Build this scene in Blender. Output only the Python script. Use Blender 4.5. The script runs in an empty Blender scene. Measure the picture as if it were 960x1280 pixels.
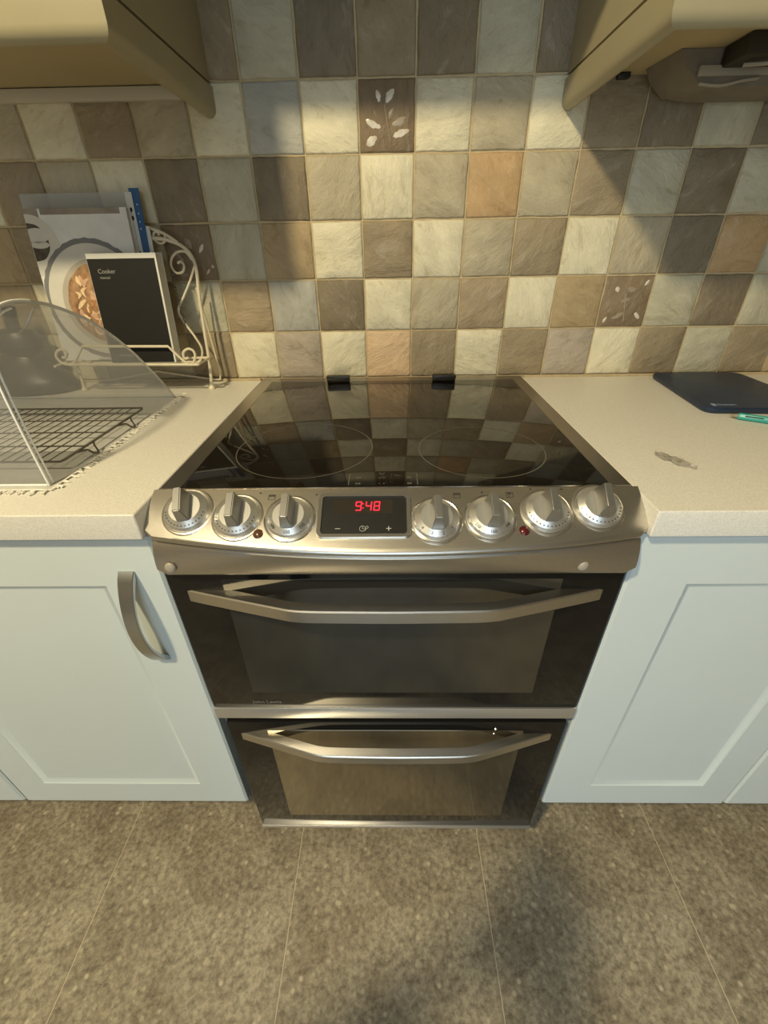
import bpy, bmesh, math, random
from mathutils import Vector, Matrix
random.seed(7)
S = bpy.context.scene
C = S.collection
PI = math.pi

# ------------------------------------------------------------------ camera, light, exposure
cam = bpy.data.cameras.new('camera'); camo = bpy.data.objects.new('camera', cam); C.objects.link(camo)
cam.sensor_fit = 'VERTICAL'; cam.sensor_height = 24.0; cam.lens = 24.0 * 531.0 / 1280.0
cam.clip_start = 0.01
camo.location = (-0.00363, -1.00201, 1.16863)
camo.rotation_mode = 'XYZ'; camo.rotation_euler = (1.013485, 0.014287, 0.010423)
S.camera = camo
S.view_settings.view_transform = 'Standard'; S.view_settings.look = 'None'
S.view_settings.gamma = 1.0; S.view_settings.use_curve_mapping = False
S.view_settings.exposure = 0.0

w = bpy.data.worlds.new('world'); S.world = w; w.use_nodes = True
w.node_tree.nodes['Background'].inputs[0].default_value = (0.62, 0.78, 1.0, 1)
w.node_tree.nodes['Background'].inputs[1].default_value = 0.4

def light(name, kind, loc, energy, color, size=0.2, target=None, sy=None):
    l = bpy.data.lights.new(name, kind); l.energy = energy; l.color = color
    if kind == 'AREA':
        l.size = size
        if sy: l.shape = 'RECTANGLE'; l.size_y = sy
    else: l.shadow_soft_size = size
    o = bpy.data.objects.new(name, l); C.objects.link(o); o.location = loc
    if target is not None:
        o.rotation_euler = (Vector(target) - Vector(loc)).to_track_quat('-Z', 'Y').to_euler()
    return o
lamp = light('ceiling_lamp_light', 'SPOT', (-0.70, -1.50, 2.33), 125, (1.0, 0.84, 0.51), 0.065, (-0.70, -1.499, 0))
lamp.data.spot_size = math.radians(166); lamp.data.spot_blend = 0.25
light('window_daylight', 'AREA', (-0.35, -3.12, 1.05), 29, (0.74, 0.90, 1.0), 1.7, (-0.35, 0, 0.15), 1.9)

# ------------------------------------------------------------------ materials
def nmat(name, col, rough=0.5, metal=0.0, spec=0.5, var=0.0, scale=20, bump=0.0, bscale=60, stretch=(1,1,1), col2=None, detail=4, coat=0.0, rnd=False):
    m = bpy.data.materials.new(name); m.use_nodes = True
    nt = m.node_tree; b = nt.nodes['Principled BSDF']
    b.inputs['Base Color'].default_value = (*col, 1); b.inputs['Roughness'].default_value = rough
    b.inputs['Metallic'].default_value = metal; b.inputs['Specular IOR Level'].default_value = spec
    b.inputs['Coat Weight'].default_value = coat
    if var or bump:
        tc = nt.nodes.new('ShaderNodeTexCoord'); mp = nt.nodes.new('ShaderNodeMapping')
        mp.inputs['Scale'].default_value = stretch
        nt.links.new(tc.outputs['Object'], mp.inputs['Vector'])
        if rnd:
            oi = nt.nodes.new('ShaderNodeObjectInfo'); mu = nt.nodes.new('ShaderNodeMath'); mu.operation = 'MULTIPLY'; mu.inputs[1].default_value = 50
            nt.links.new(oi.outputs['Random'], mu.inputs[0])
            cx = nt.nodes.new('ShaderNodeCombineXYZ')
            for k in range(3): nt.links.new(mu.outputs[0], cx.inputs[k])
            nt.links.new(cx.outputs[0], mp.inputs['Location'])
    if var:
        n = nt.nodes.new('ShaderNodeTexNoise'); n.inputs['Scale'].default_value = scale; n.inputs['Detail'].default_value = detail; n.inputs['Roughness'].default_value = 0.65
        nt.links.new(mp.outputs[0], n.inputs['Vector'])
        r = nt.nodes.new('ShaderNodeValToRGB')
        c2 = col2 or tuple(min(1, c * (1 + var)) for c in col); c1 = tuple(c * (1 - var) for c in col) if not col2 else col
        r.color_ramp.elements[0].position = 0.32; r.color_ramp.elements[1].position = 0.68
        r.color_ramp.elements[0].color = (*c1, 1); r.color_ramp.elements[1].color = (*c2, 1)
        nt.links.new(n.outputs['Fac'], r.inputs['Fac']); nt.links.new(r.outputs['Color'], b.inputs['Base Color'])
    if bump:
        n2 = nt.nodes.new('ShaderNodeTexNoise'); n2.inputs['Scale'].default_value = bscale; n2.inputs['Detail'].default_value = 5
        nt.links.new(mp.outputs[0], n2.inputs['Vector'])
        bp = nt.nodes.new('ShaderNodeBump'); bp.inputs['Strength'].default_value = bump; bp.inputs['Distance'].default_value = 0.004
        nt.links.new(n2.outputs['Fac'], bp.inputs['Height']); nt.links.new(bp.outputs[0], b.inputs['Normal'])
    return m
def s2l(r, g, b):
    f = lambda c: (c / 255 / 12.92) if c <= 10 else ((c / 255 + 0.055) / 1.055) ** 2.4
    return (f(r), f(g), f(b))
def emit(name, col, strength):
    m = bpy.data.materials.new(name); m.use_nodes = True; b = m.node_tree.nodes['Principled BSDF']
    b.inputs['Base Color'].default_value = (0.02, 0, 0, 1)
    b.inputs['Emission Color'].default_value = (*col, 1); b.inputs['Emission Strength'].default_value = strength
    return m
def clear(name, tint, gloss=0.08, haze=0.1, hazecol=(0.8, 0.85, 0.9), rough=0.08):
    m = bpy.data.materials.new(name); m.use_nodes = True; nt = m.node_tree; nt.nodes.clear()
    o = nt.nodes.new('ShaderNodeOutputMaterial')
    t = nt.nodes.new('ShaderNodeBsdfTransparent'); t.inputs[0].default_value = (*tint, 1)
    d = nt.nodes.new('ShaderNodeBsdfDiffuse'); d.inputs[0].default_value = (*hazecol, 1)
    g = nt.nodes.new('ShaderNodeBsdfGlossy'); g.inputs['Roughness'].default_value = rough
    lw = nt.nodes.new('ShaderNodeLayerWeight'); lw.inputs['Blend'].default_value = 0.25
    mu = nt.nodes.new('ShaderNodeMath'); mu.operation = 'MULTIPLY_ADD'; mu.inputs[1].default_value = 0.55; mu.inputs[2].default_value = gloss * 0.5
    nt.links.new(lw.outputs['Fresnel'], mu.inputs[0])
    a = nt.nodes.new('ShaderNodeMixShader'); a.inputs[0].default_value = haze
    nt.links.new(t.outputs[0], a.inputs[1]); nt.links.new(d.outputs[0], a.inputs[2])
    c = nt.nodes.new('ShaderNodeMixShader'); nt.links.new(mu.outputs[0], c.inputs[0])
    nt.links.new(a.outputs[0], c.inputs[1]); nt.links.new(g.outputs[0], c.inputs[2])
    nt.links.new(c.outputs[0], o.inputs[0])
    return m

def tilemat(name, rgb, gloss=0.40):
    c = s2l(*rgb)
    m = bpy.data.materials.new('tile_' + name); m.use_nodes = True; nt = m.node_tree; b = nt.nodes['Principled BSDF']; N = nt.nodes.new; K = nt.links.new
    tc = N('ShaderNodeTexCoord'); mp = N('ShaderNodeMapping'); oi = N('ShaderNodeObjectInfo')
    mu = N('ShaderNodeMath'); mu.operation = 'MULTIPLY'; mu.inputs[1].default_value = 40; K(oi.outputs['Random'], mu.inputs[0])
    cx = N('ShaderNodeCombineXYZ'); [K(mu.outputs[0], cx.inputs[k]) for k in range(3)]
    ro = N('ShaderNodeMath'); ro.operation = 'MULTIPLY_ADD'; ro.inputs[1].default_value = 1.6; ro.inputs[2].default_value = -1.0; K(oi.outputs['Random'], ro.inputs[0])
    rc = N('ShaderNodeCombineXYZ'); K(ro.outputs[0], rc.inputs[1])
    K(tc.outputs['Object'], mp.inputs['Vector']); K(cx.outputs[0], mp.inputs['Location']); K(rc.outputs[0], mp.inputs['Rotation'])
    st = N('ShaderNodeMapping'); st.inputs['Scale'].default_value = (1.0, 1.0, 0.5); K(mp.outputs[0], st.inputs['Vector'])
    n1 = N('ShaderNodeTexNoise'); n1.inputs['Scale'].default_value = 16; n1.inputs['Detail'].default_value = 9; n1.inputs['Roughness'].default_value = 0.68; n1.inputs['Distortion'].default_value = 0.35
    n2 = N('ShaderNodeTexNoise'); n2.inputs['Scale'].default_value = 48; n2.inputs['Detail'].default_value = 7; n2.inputs['Roughness'].default_value = 0.7; n2.inputs['Distortion'].default_value = 0.6
    K(st.outputs[0], n1.inputs['Vector']); K(st.outputs[0], n2.inputs['Vector'])
    r = N('ShaderNodeValToRGB'); e = r.color_ramp.elements
    e[0].position = 0.33; e[1].position = 0.66; e[0].color = (*[q * 0.86 for q in c], 1); e[1].color = (*[min(1, q * 1.10) for q in c], 1)
    K(n1.outputs['Fac'], r.inputs['Fac'])
    r2 = N('ShaderNodeValToRGB'); e = r2.color_ramp.elements; e[0].position = 0.30; e[1].position = 0.46; e[0].color = (0.70, 0.65, 0.57, 1); e[1].color = (1, 1, 1, 1)
    K(n2.outputs['Fac'], r2.inputs['Fac'])
    mx = N('ShaderNodeMixRGB'); mx.blend_type = 'MULTIPLY'; mx.inputs[0].default_value = 0.75; K(r.outputs[0], mx.inputs[1]); K(r2.outputs[0], mx.inputs[2])
    r3 = N('ShaderNodeValToRGB'); e = r3.color_ramp.elements; e[0].position = 0.56; e[1].position = 0.74; e[0].color = (0, 0, 0, 1); e[1].color = (0.20, 0.19, 0.17, 1)
    K(n2.outputs['Fac'], r3.inputs['Fac'])
    mz = N('ShaderNodeMixRGB'); mz.blend_type = 'SCREEN'; mz.inputs[0].default_value = 0.8; K(mx.outputs[0], mz.inputs[1]); K(r3.outputs[0], mz.inputs[2])
    K(mz.outputs[0], b.inputs['Base Color']); b.inputs['Roughness'].default_value = gloss; b.inputs['Specular IOR Level'].default_value = 0.35
    ad = N('ShaderNodeMath'); ad.operation = 'MULTIPLY_ADD'; ad.inputs[1].default_value = 0.35; K(n2.outputs['Fac'], ad.inputs[0]); K(n1.outputs['Fac'], ad.inputs[2])
    bp = N('ShaderNodeBump'); bp.inputs['Strength'].default_value = 0.9; bp.inputs['Distance'].default_value = 0.009
    K(ad.outputs[0], bp.inputs['Height']); K(bp.outputs[0], b.inputs['Normal'])
    return m
TM = {k: tilemat(n, rgb) for k, (n, rgb) in {
    'c': ('cream', (228, 220, 192)), 'G': ('grey_green', (194, 188, 164)), 'g': ('grey_beige', (187, 176, 150)),
    't': ('taupe', (157, 142, 116)), 'd': ('dark_taupe', (136, 123, 101)), 'n': ('tan', (182, 160, 124)), 'T': ('light_taupe', (170, 152, 124)),
    'o': ('orange', (194, 162, 120)), 'p': ('peach', (222, 192, 156)), 'b': ('blue_grey', (184, 182, 172)),
    'm': ('mauve_grey', (182, 170, 154)), 'k': ('charcoal', (134, 124, 104)), 'L': ('leaf_ground', (138, 120, 96))}.items()}
M = {}
M['grout'] = nmat('grout', s2l(190, 172, 136), 0.9, var=0.1, scale=80)
M['floor_grout'] = nmat('floor_grout', s2l(224, 210, 182), 0.8)
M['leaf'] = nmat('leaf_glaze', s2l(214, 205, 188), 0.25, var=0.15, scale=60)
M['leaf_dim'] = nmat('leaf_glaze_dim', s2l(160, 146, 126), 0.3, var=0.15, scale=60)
M['worktop'] = nmat('worktop_laminate', s2l(230, 227, 219), 0.45, var=0.10, scale=420, detail=2, bump=0.05, bscale=300)
M['cabinet'] = nmat('painted_cabinet', s2l(216, 226, 227), 0.38, var=0.012, scale=6)
M['cream_cab'] = nmat('cream_wall_cabinet', s2l(162, 153, 124), 0.42, var=0.03, scale=9)
M['cream_under'] = nmat('cabinet_underside', s2l(178, 162, 124), 0.6, var=0.04, scale=9)
M['dark_gap'] = nmat('shadow_gap', (0.03, 0.025, 0.015), 0.8)
M['batten'] = nmat('white_batten', s2l(196, 188, 168), 0.5)
M['steel'] = nmat('brushed_steel', (0.60, 0.57, 0.52), 0.33, metal=1.0, var=0.07, scale=60, stretch=(0.6, 30, 30), bump=0.03, bscale=80)
M['steel_hi'] = nmat('satin_steel', (0.66, 0.64, 0.60), 0.24, metal=1.0, var=0.05, scale=60, stretch=(0.6, 30, 30))
M['strip_steel'] = nmat('silver_trim', (0.72, 0.73, 0.76), 0.36, metal=0.9)
M['steel_dark'] = nmat('dark_steel_rim', (0.40, 0.37, 0.33), 0.30, metal=1.0, var=0.06, scale=50, stretch=(30, 0.6, 30))
M['knob'] = nmat('knob_metal', (0.74, 0.74, 0.73), 0.36, metal=0.9)
M['grip'] = nmat('knob_grip_metal', (0.55, 0.55, 0.54), 0.30, metal=0.95)
M['cap'] = nmat('pale_screw_cap', s2l(168, 160, 146), 0.3)
M['chrome'] = nmat('polished_ring', (0.80, 0.78, 0.74), 0.18, metal=1.0)
M['black_glass'] = nmat('black_hob_glass', (0.008, 0.006, 0.004), 0.035, spec=0.55, var=0.0)
M['door_glass'] = nmat('black_door_glass', (0.010, 0.0095, 0.009), 0.07, spec=0.35)
M['window_glass'] = nmat('oven_window_warm_reflection', (0.27, 0.23, 0.16), 0.10, metal=0.85, spec=0.6)  # lower window: golden tint paints in the warm floor's reflection
M['window_dark'] = nmat('oven_window_dim_reflection', (0.15, 0.145, 0.13), 0.10, metal=0.85, spec=0.6)  # upper window: same glass, darker tint for its dimmer reflection
M['ring_print'] = nmat('grey_hob_print', (0.10, 0.09, 0.075), 0.25)
M['black'] = nmat('black_plastic', (0.012, 0.012, 0.012), 0.4)
M['screen'] = nmat('clock_screen', (0.035, 0.028, 0.022), 0.15)
M['print_dark'] = nmat('dark_print', (0.05, 0.045, 0.035), 0.5)
M['print_light'] = nmat('light_print', (0.55, 0.55, 0.52), 0.5)
M['title_print'] = nmat('title_print', (0.30, 0.30, 0.28), 0.5)
M['print_dim'] = nmat('dim_print', (0.20, 0.20, 0.19), 0.5)
M['led'] = emit('red_led', (1.0, 0.015, 0.04), 2.2)
M['amber'] = nmat('amber_lens', (0.10, 0.045, 0.025), 0.25)
M['red'] = nmat('red_lens', (0.09, 0.010, 0.010), 0.25)
M['cavity'] = nmat('dark_body', (0.02, 0.02, 0.02), 0.6)
M['wire'] = nmat('cream_painted_wire', s2l(224, 214, 188), 0.35, var=0.06, scale=90)
M['wire_dark'] = nmat('rack_wire', (0.20, 0.18, 0.15), 0.35, metal=0.8)
M['bookblack'] = nmat('black_book_cover', (0.013, 0.012, 0.010), 0.6, spec=0.25)
M['paper'] = nmat('paper_pages', s2l(214, 212, 206), 0.8, var=0.12, scale=4, stretch=(300, 300, 1))
M['white_card'] = nmat('white_card', s2l(214, 214, 208), 0.55, var=0.03, scale=14)
M['cover_grey'] = nmat('printed_cover', s2l(226, 227, 224), 0.3, var=0.08, scale=16)
M['plate'] = nmat('printed_plate', s2l(214, 211, 202), 0.3, var=0.04, scale=20)
M['plate_rim'] = nmat('printed_plate_rim', s2l(126, 126, 128), 0.35)
M['pasta'] = nmat('printed_pasta', s2l(112, 78, 54), 0.35, var=0.5, scale=60, stretch=(1, 1, 0.5), col2=s2l(196, 156, 116), detail=3)
M['dark_food'] = nmat('printed_food', s2l(82, 74, 66), 0.4, var=0.4, scale=60)
M['table_print'] = nmat('printed_table', s2l(150, 140, 128), 0.4, var=0.2, scale=30)
M['blue'] = nmat('blue_folder', s2l(46, 92, 140), 0.45)
M['sleeve'] = clear('clear_sleeve', (0.92, 0.93, 0.93), 0.15, 0.30, (0.72, 0.74, 0.74), 0.2)
M['acrylic'] = clear('clear_acrylic', (0.975, 0.98, 0.985), 0.10, 0.15, (0.86, 0.88, 0.92), 0.1)
M['acrylic_edge'] = nmat('acrylic_cut_edge', s2l(250, 252, 252), 0.2)
M['mat'] = nmat('grey_mat', s2l(202, 202, 198), 0.75, var=0.05, scale=30)
M['lace'] = nmat('white_lace', s2l(244, 241, 232), 0.8)
M['pot'] = nmat('dark_pot', (0.018, 0.017, 0.015), 0.4)
M['board'] = nmat('navy_board', s2l(36, 50, 74), 0.42, bump=0.08, bscale=400, var=0.05, scale=60)
M['logo'] = nmat('logo_print', s2l(150, 164, 200), 0.4)
M['teal'] = nmat('teal_pen', s2l(60, 168, 162), 0.35)
M['teal_dark'] = nmat('teal_pen_dark', s2l(34, 96, 96), 0.35)
M['wrap'] = clear('clear_wrapper', (0.90, 0.89, 0.87), 0.4, 0.25, (0.75, 0.73, 0.69), 0.15)
M['fixture'] = nmat('grey_fixture', s2l(122, 113, 98), 0.6, var=0.12, scale=30)
M['fixture_pale'] = nmat('pale_fixture', s2l(152, 144, 128), 0.6)
M['wall'] = nmat('room_wall_paint', s2l(160, 150, 132), 0.8)
M['ceil'] = nmat('ceiling_paint', s2l(190, 184, 172), 0.85)
M['plinth'] = nmat('plinth', s2l(150, 150, 144), 0.5)
M['white_frame'] = nmat('white_window_frame', s2l(235, 235, 232), 0.35)
M['pane'] = clear('window_pane', (0.97, 0.98, 0.98), 0.1, 0.0)
M['handle'] = nmat('cabinet_handle_metal', (0.50, 0.52, 0.54), 0.28, metal=1.0)

# stone-look vinyl
def floor_mat():
    m = bpy.data.materials.new('stone_vinyl'); m.use_nodes = True; nt = m.node_tree; b = nt.nodes['Principled BSDF']
    tc = nt.nodes.new('ShaderNodeTexCoord')
    n1 = nt.nodes.new('ShaderNodeTexNoise'); n1.inputs['Scale'].default_value = 9; n1.inputs['Detail'].default_value = 7; n1.inputs['Roughness'].default_value = 0.7
    n2 = nt.nodes.new('ShaderNodeTexNoise'); n2.inputs['Scale'].default_value = 90; n2.inputs['Detail'].default_value = 4; n2.inputs['Roughness'].default_value = 0.7
    v = nt.nodes.new('ShaderNodeTexVoronoi'); v.inputs['Scale'].default_value = 55
    for n in (n1, n2, v): nt.links.new(tc.outputs['Object'], n.inputs['Vector'])
    r1 = nt.nodes.new('ShaderNodeValToRGB'); e = r1.color_ramp.elements
    e[0].position = 0.33; e[0].color = (*s2l(140, 128, 110), 1); e[1].position = 0.68; e[1].color = (*s2l(192, 182, 162), 1)
    nt.links.new(n1.outputs['Fac'], r1.inputs['Fac'])
    r2 = nt.nodes.new('ShaderNodeValToRGB'); e = r2.color_ramp.elements
    e[0].position = 0.34; e[0].color = (0.36, 0.34, 0.30, 1); e[1].position = 0.62; e[1].color = (1.24, 1.22, 1.16, 1)
    nt.links.new(n2.outputs['Fac'], r2.inputs['Fac'])
    mx = nt.nodes.new('ShaderNodeMixRGB'); mx.blend_type = 'MULTIPLY'; mx.inputs[0].default_value = 0.75
    nt.links.new(r1.outputs[0], mx.inputs[1]); nt.links.new(r2.outputs[0], mx.inputs[2])
    r3 = nt.nodes.new('ShaderNodeValToRGB'); e = r3.color_ramp.elements
    e[0].position = 0.16; e[0].color = (1, 1, 1, 1); e[1].position = 0.30; e[1].color = (0, 0, 0, 1)
    nt.links.new(v.outputs['Distance'], r3.inputs['Fac'])
    n3 = nt.nodes.new('ShaderNodeTexNoise'); n3.inputs['Scale'].default_value = 23; nt.links.new(tc.outputs['Object'], n3.inputs['Vector'])
    r4 = nt.nodes.new('ShaderNodeValToRGB'); r4.color_ramp.elements[0].position = 0.47; r4.color_ramp.elements[1].position = 0.62
    nt.links.new(n3.outputs['Fac'], r4.inputs['Fac'])
    mm = nt.nodes.new('ShaderNodeMath'); mm.operation = 'MULTIPLY'; nt.links.new(r3.outputs[0], mm.inputs[0]); nt.links.new(r4.outputs[0], mm.inputs[1])
    mx2 = nt.nodes.new('ShaderNodeMixRGB'); nt.links.new(mm.outputs[0], mx2.inputs[0]); nt.links.new(mx.outputs[0], mx2.inputs[1]); mx2.inputs[2].default_value = (*s2l(206, 194, 168), 1)
    nt.links.new(mx2.outputs[0], b.inputs['Base Color']); b.inputs['Roughness'].default_value = 0.42
    bp = nt.nodes.new('ShaderNodeBump'); bp.inputs['Strength'].default_value = 0.15; bp.inputs['Distance'].default_value = 0.003
    nt.links.new(n2.outputs['Fac'], bp.inputs['Height']); nt.links.new(bp.outputs[0], b.inputs['Normal'])
    return m
M['floor'] = floor_mat()

# ------------------------------------------------------------------ geometry helpers
def wloc(o):
    v = Vector((0, 0, 0))
    while o is not None: v += Vector(o.location); o = o.parent
    return v
def mkobj(name, me, mat, parent=None):
    o = bpy.data.objects.new(name, me); C.objects.link(o)
    if mat is not None and not me.materials: me.materials.append(mat)
    if parent is not None: o.parent = parent
    return o
class MB:
    def __init__(s): s.v = []; s.f = []
    def add(s, vs, fs):
        k = len(s.v); s.v += [tuple(v) for v in vs]; s.f += [tuple(i + k for i in f) for f in fs]; return s
    def box(s, x0, x1, y0, y1, z0, z1, bev=0.0, seg=2):
        bm = bmesh.new(); bmesh.ops.create_cube(bm, size=1)
        for v in bm.verts:
            v.co = ((x0 + x1) / 2 + v.co.x * (x1 - x0), (y0 + y1) / 2 + v.co.y * (y1 - y0), (z0 + z1) / 2 + v.co.z * (z1 - z0))
        if bev: bmesh.ops.bevel(bm, geom=bm.edges[:], offset=bev, segments=seg, affect='EDGES', profile=0.6)
        return s.bm(bm)
    def bm(s, bm):
        bm.verts.index_update(); vs = [v.co.copy() for v in bm.verts]; fs = [[v.index for v in f.verts] for f in bm.faces]; bm.free()
        return s.add(vs, fs)
    def tube(s, pts, r, n=8, closed=False, rr=None):
        P = [Vector(p) for p in pts]; N = len(P); vs = []; up = None
        for i in range(N):
            if closed: d = P[(i + 1) % N] - P[i - 1]
            else: d = P[min(i + 1, N - 1)] - P[max(i - 1, 0)]
            d.normalize()
            if up is None: up = d.orthogonal().normalized()
            else:
                up = up - d * up.dot(d); up = up.normalized() if up.length > 1e-6 else d.orthogonal().normalized()
            b = d.cross(up); R = rr[i] if rr else r
            for k in range(n):
                a = 2 * PI * k / n; vs.append(P[i] + (up * math.cos(a) + b * math.sin(a)) * R)
        fs = []
        for i in range(N if closed else N - 1):
            j = (i + 1) % N
            for k in range(n):
                k2 = (k + 1) % n; fs.append((i * n + k, i * n + k2, j * n + k2, j * n + k))
        if not closed: fs += [tuple(range(n - 1, -1, -1)), tuple(range((N - 1) * n, N * n))]
        return s.add(vs, fs)
    def lathe(s, prof, n=32, c=(0, 0, 0), sx=1.0, sy=1.0):
        vs = []; fs = []
        for r, z in prof:
            for k in range(n):
                a = 2 * PI * k / n; vs.append((c[0] + r * sx * math.cos(a), c[1] + r * sy * math.sin(a), c[2] + z))
        for i in range(len(prof) - 1):
            for k in range(n):
                k2 = (k + 1) % n; fs.append((i * n + k, i * n + k2, (i + 1) * n + k2, (i + 1) * n + k))
        fs += [tuple(range(n - 1, -1, -1)), tuple(range((len(prof) - 1) * n, len(prof) * n))]
        return s.add(vs, fs)
    def prism(s, poly, fn, h):
        """poly 2D points; fn(u,v,w)->3D; extruded w 0..h"""
        n = len(poly); vs = [fn(u, v, 0) for u, v in poly] + [fn(u, v, h) for u, v in poly]
        fs = [tuple(range(n - 1, -1, -1)), tuple(range(n, 2 * n))] + [(i, (i + 1) % n, n + (i + 1) % n, n + i) for i in range(n)]
        return s.add(vs, fs)
    def build(s, name, mat, parent=None, smooth=True, local=False):
        off = Vector((0, 0, 0)) if local else wloc(parent)
        me = bpy.data.meshes.new(name); me.from_pydata([Vector(v) - off for v in s.v], [], s.f); me.update()
        bm = bmesh.new(); bm.from_mesh(me); bmesh.ops.recalc_face_normals(bm, faces=bm.faces[:])
        if smooth:
            for f in bm.faces: f.smooth = True
            for e in bm.edges:
                if len(e.link_faces) == 2 and e.calc_face_angle(0) > 0.6: e.smooth = False
        bm.to_mesh(me); bm.free()
        return mkobj(name, me, mat, parent)
def tag(o, label, cat, group=None):
    o['label'] = label; o['category'] = cat
    if group: o['group'] = group
    return o
def lab(o, label): o['label'] = label; return o
def struct(o): o['kind'] = 'structure'; return o
def empty(name, loc, label, cat, group=None):
    o = bpy.data.objects.new(name, None); C.objects.link(o); o.location = loc; o.empty_display_size = 0.05
    return tag(o, label, cat, group)
def text(name, body, size, mat, parent, pos, right, up, align='LEFT', depth=0.0004, space=1.0):
    cu = bpy.data.curves.new(name, 'FONT'); cu.body = body; cu.size = size; cu.align_x = align; cu.align_y = 'CENTER'; cu.extrude = depth / 2; cu.space_character = space
    t = bpy.data.objects.new(name + '_t', cu); C.objects.link(t)
    me = bpy.data.meshes.new_from_object(t.evaluated_get(bpy.context.evaluated_depsgraph_get()))
    bpy.data.objects.remove(t); bpy.data.curves.remove(cu)
    R = Vector(right).normalized(); U = Vector(up).normalized(); N = R.cross(U)
    off = wloc(parent)
    for v in me.vertices:
        c = v.co.copy(); v.co = Vector(pos) - off + R * c.x + U * c.y + N * c.z
    me.materials.clear(); me.name = name
    return mkobj(name, me, mat, parent)
def smooth_path(pts, k=4):
    P = [Vector(p) for p in pts]; out = []
    for i in range(len(P) - 1):
        p0 = P[max(i - 1, 0)]; p1 = P[i]; p2 = P[i + 1]; p3 = P[min(i + 2, len(P) - 1)]
        for j in range(k):
            t = j / k
            out.append(0.5 * ((2 * p1) + (p2 - p0) * t + (2 * p0 - 5 * p1 + 4 * p2 - p3) * t * t + (3 * p1 - p0 - 3 * p2 + p3) * t ** 3))
    out.append(P[-1]); return out

WT = 0.910          # worktop height
# ------------------------------------------------------------------ room shell
floor = struct(MB().box(-2.3, 2.3, -3.2, 0.10, -0.05, -0.0006).build('floor', M['floor_grout'], None, False))
tv = MB().box(-0.2037, 0.2037, -0.2037, 0.2037, -0.0006, 0.0, 0.0002, 1).build('floor_tile', M['floor'], floor, False, True)
fx = [-0.012 + 0.409 * i for i in range(-4, 5)]; fy = [-0.275 - 0.409 * j for j in range(0, 7)]
first = True
for x in fx:
    for y in fy:
        o = tv if first else tv.copy()
        if not first: C.objects.link(o); o.parent = floor
        o.location = (x, y, 0); first = False

wall = struct(MB().box(-2.3, 2.3, 0.0016, 0.10, 0, 2.4).build('wall_back', M['grout'], None, False))
struct(MB().box(-2.4, -2.3, -3.2, 0.10, 0, 2.4).build('wall_left', M['wall'], None, False))
struct(MB().box(2.3, 2.4, -3.2, 0.10, 0, 2.4).build('wall_right', M['wall'], None, False))
mb = MB(); mb.box(-2.4, -1.25, -3.3, -3.2, 0, 2.4); mb.box(0.55, 2.4, -3.3, -3.2, 0, 2.4); mb.box(-1.25, 0.55, -3.3, -3.2, 2.05, 2.4)
struct(mb.build('wall_front', M['wall'], None, False))
struct(MB().box(-2.4, 2.4, -3.3, 0.10, 2.4, 2.5).build('ceiling', M['ceil'], None, False))
mb = MB()
for b in ((-1.25, -1.20, 0.0, 2.05), (0.50, 0.55, 0.0, 2.05), (-1.2, 0.5, 0.0, 0.06), (-1.2, 0.5, 1.99, 2.05), (-0.375, -0.325, 0.06, 1.99)):
    mb.box(b[0], b[1], -3.28, -3.23, b[2], b[3], 0.004)
win = struct(mb.build('window_1', M['white_frame'], None, False))
for x0, x1 in ((-1.2, -0.375), (-0.325, 0.5)): MB().box(x0, x1, -3.258, -3.252, 0.06, 1.99).build('pane', M['pane'], win, False)

# wall tiles, one object each, sharing a few uneven slabs
def tile_mesh(seed):
    rs = random.Random(seed); n = 6; h = 0.0484; vs = []; fs = []
    def wob(a): return rs.uniform(-0.0006, 0.0006)
    for j in range(n + 1):
        for i in range(n + 1):
            u = -h + 2 * h * i / n; v = -h + 2 * h * j / n
            edge = i in (0, n) or j in (0, n)
            y = -0.0012 + rs.uniform(-0.0007, 0.0007) if not edge else 0.0006
            vs.append((u + (wob(0) if i in (0, n) else 0), y, v + (wob(0) if j in (0, n) else 0)))
    # second inner row pushed outwards so the arris is tight
    for j in range(1, n):
        for i in range(1, n):
            k = j * (n + 1) + i; x, y, z = vs[k]
            if i in (1, n - 1): x = math.copysign(h - 0.0028, x)
            if j in (1, n - 1): z = math.copysign(h - 0.0028, z)
            vs[k] = (x, y, z)
    for j in range(n):
        for i in range(n):
            a = j * (n + 1) + i; fs.append((a, a + 1, a + n + 2, a + n + 1))
    ring = [i for i in range(n + 1)] + [j * (n + 1) + n for j in range(1, n + 1)] + [n * (n + 1) + i for i in range(n - 1, -1, -1)] + [j * (n + 1) for j in range(n - 1, 0, -1)]
    k = len(vs)
    for r in ring: vs.append((vs[r][0], 0.0018, vs[r][2]))
    m = len(ring)
    for q in range(m): fs.append((ring[q], k + q, k + (q + 1) % m, ring[(q + 1) % m]))
    me = bpy.data.meshes.new('wall_tile'); me.from_pydata(vs, [], fs); me.update()
    bm = bmesh.new(); bm.from_mesh(me); bmesh.ops.recalc_face_normals(bm, faces=bm.faces[:])
    for f in bm.faces: f.smooth = True
    bm.to_mesh(me); bm.free(); me.materials.append(TM['c']); return me
TMESH = [tile_mesh(s) for s in range(7)]
LEAVES = {}
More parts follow.
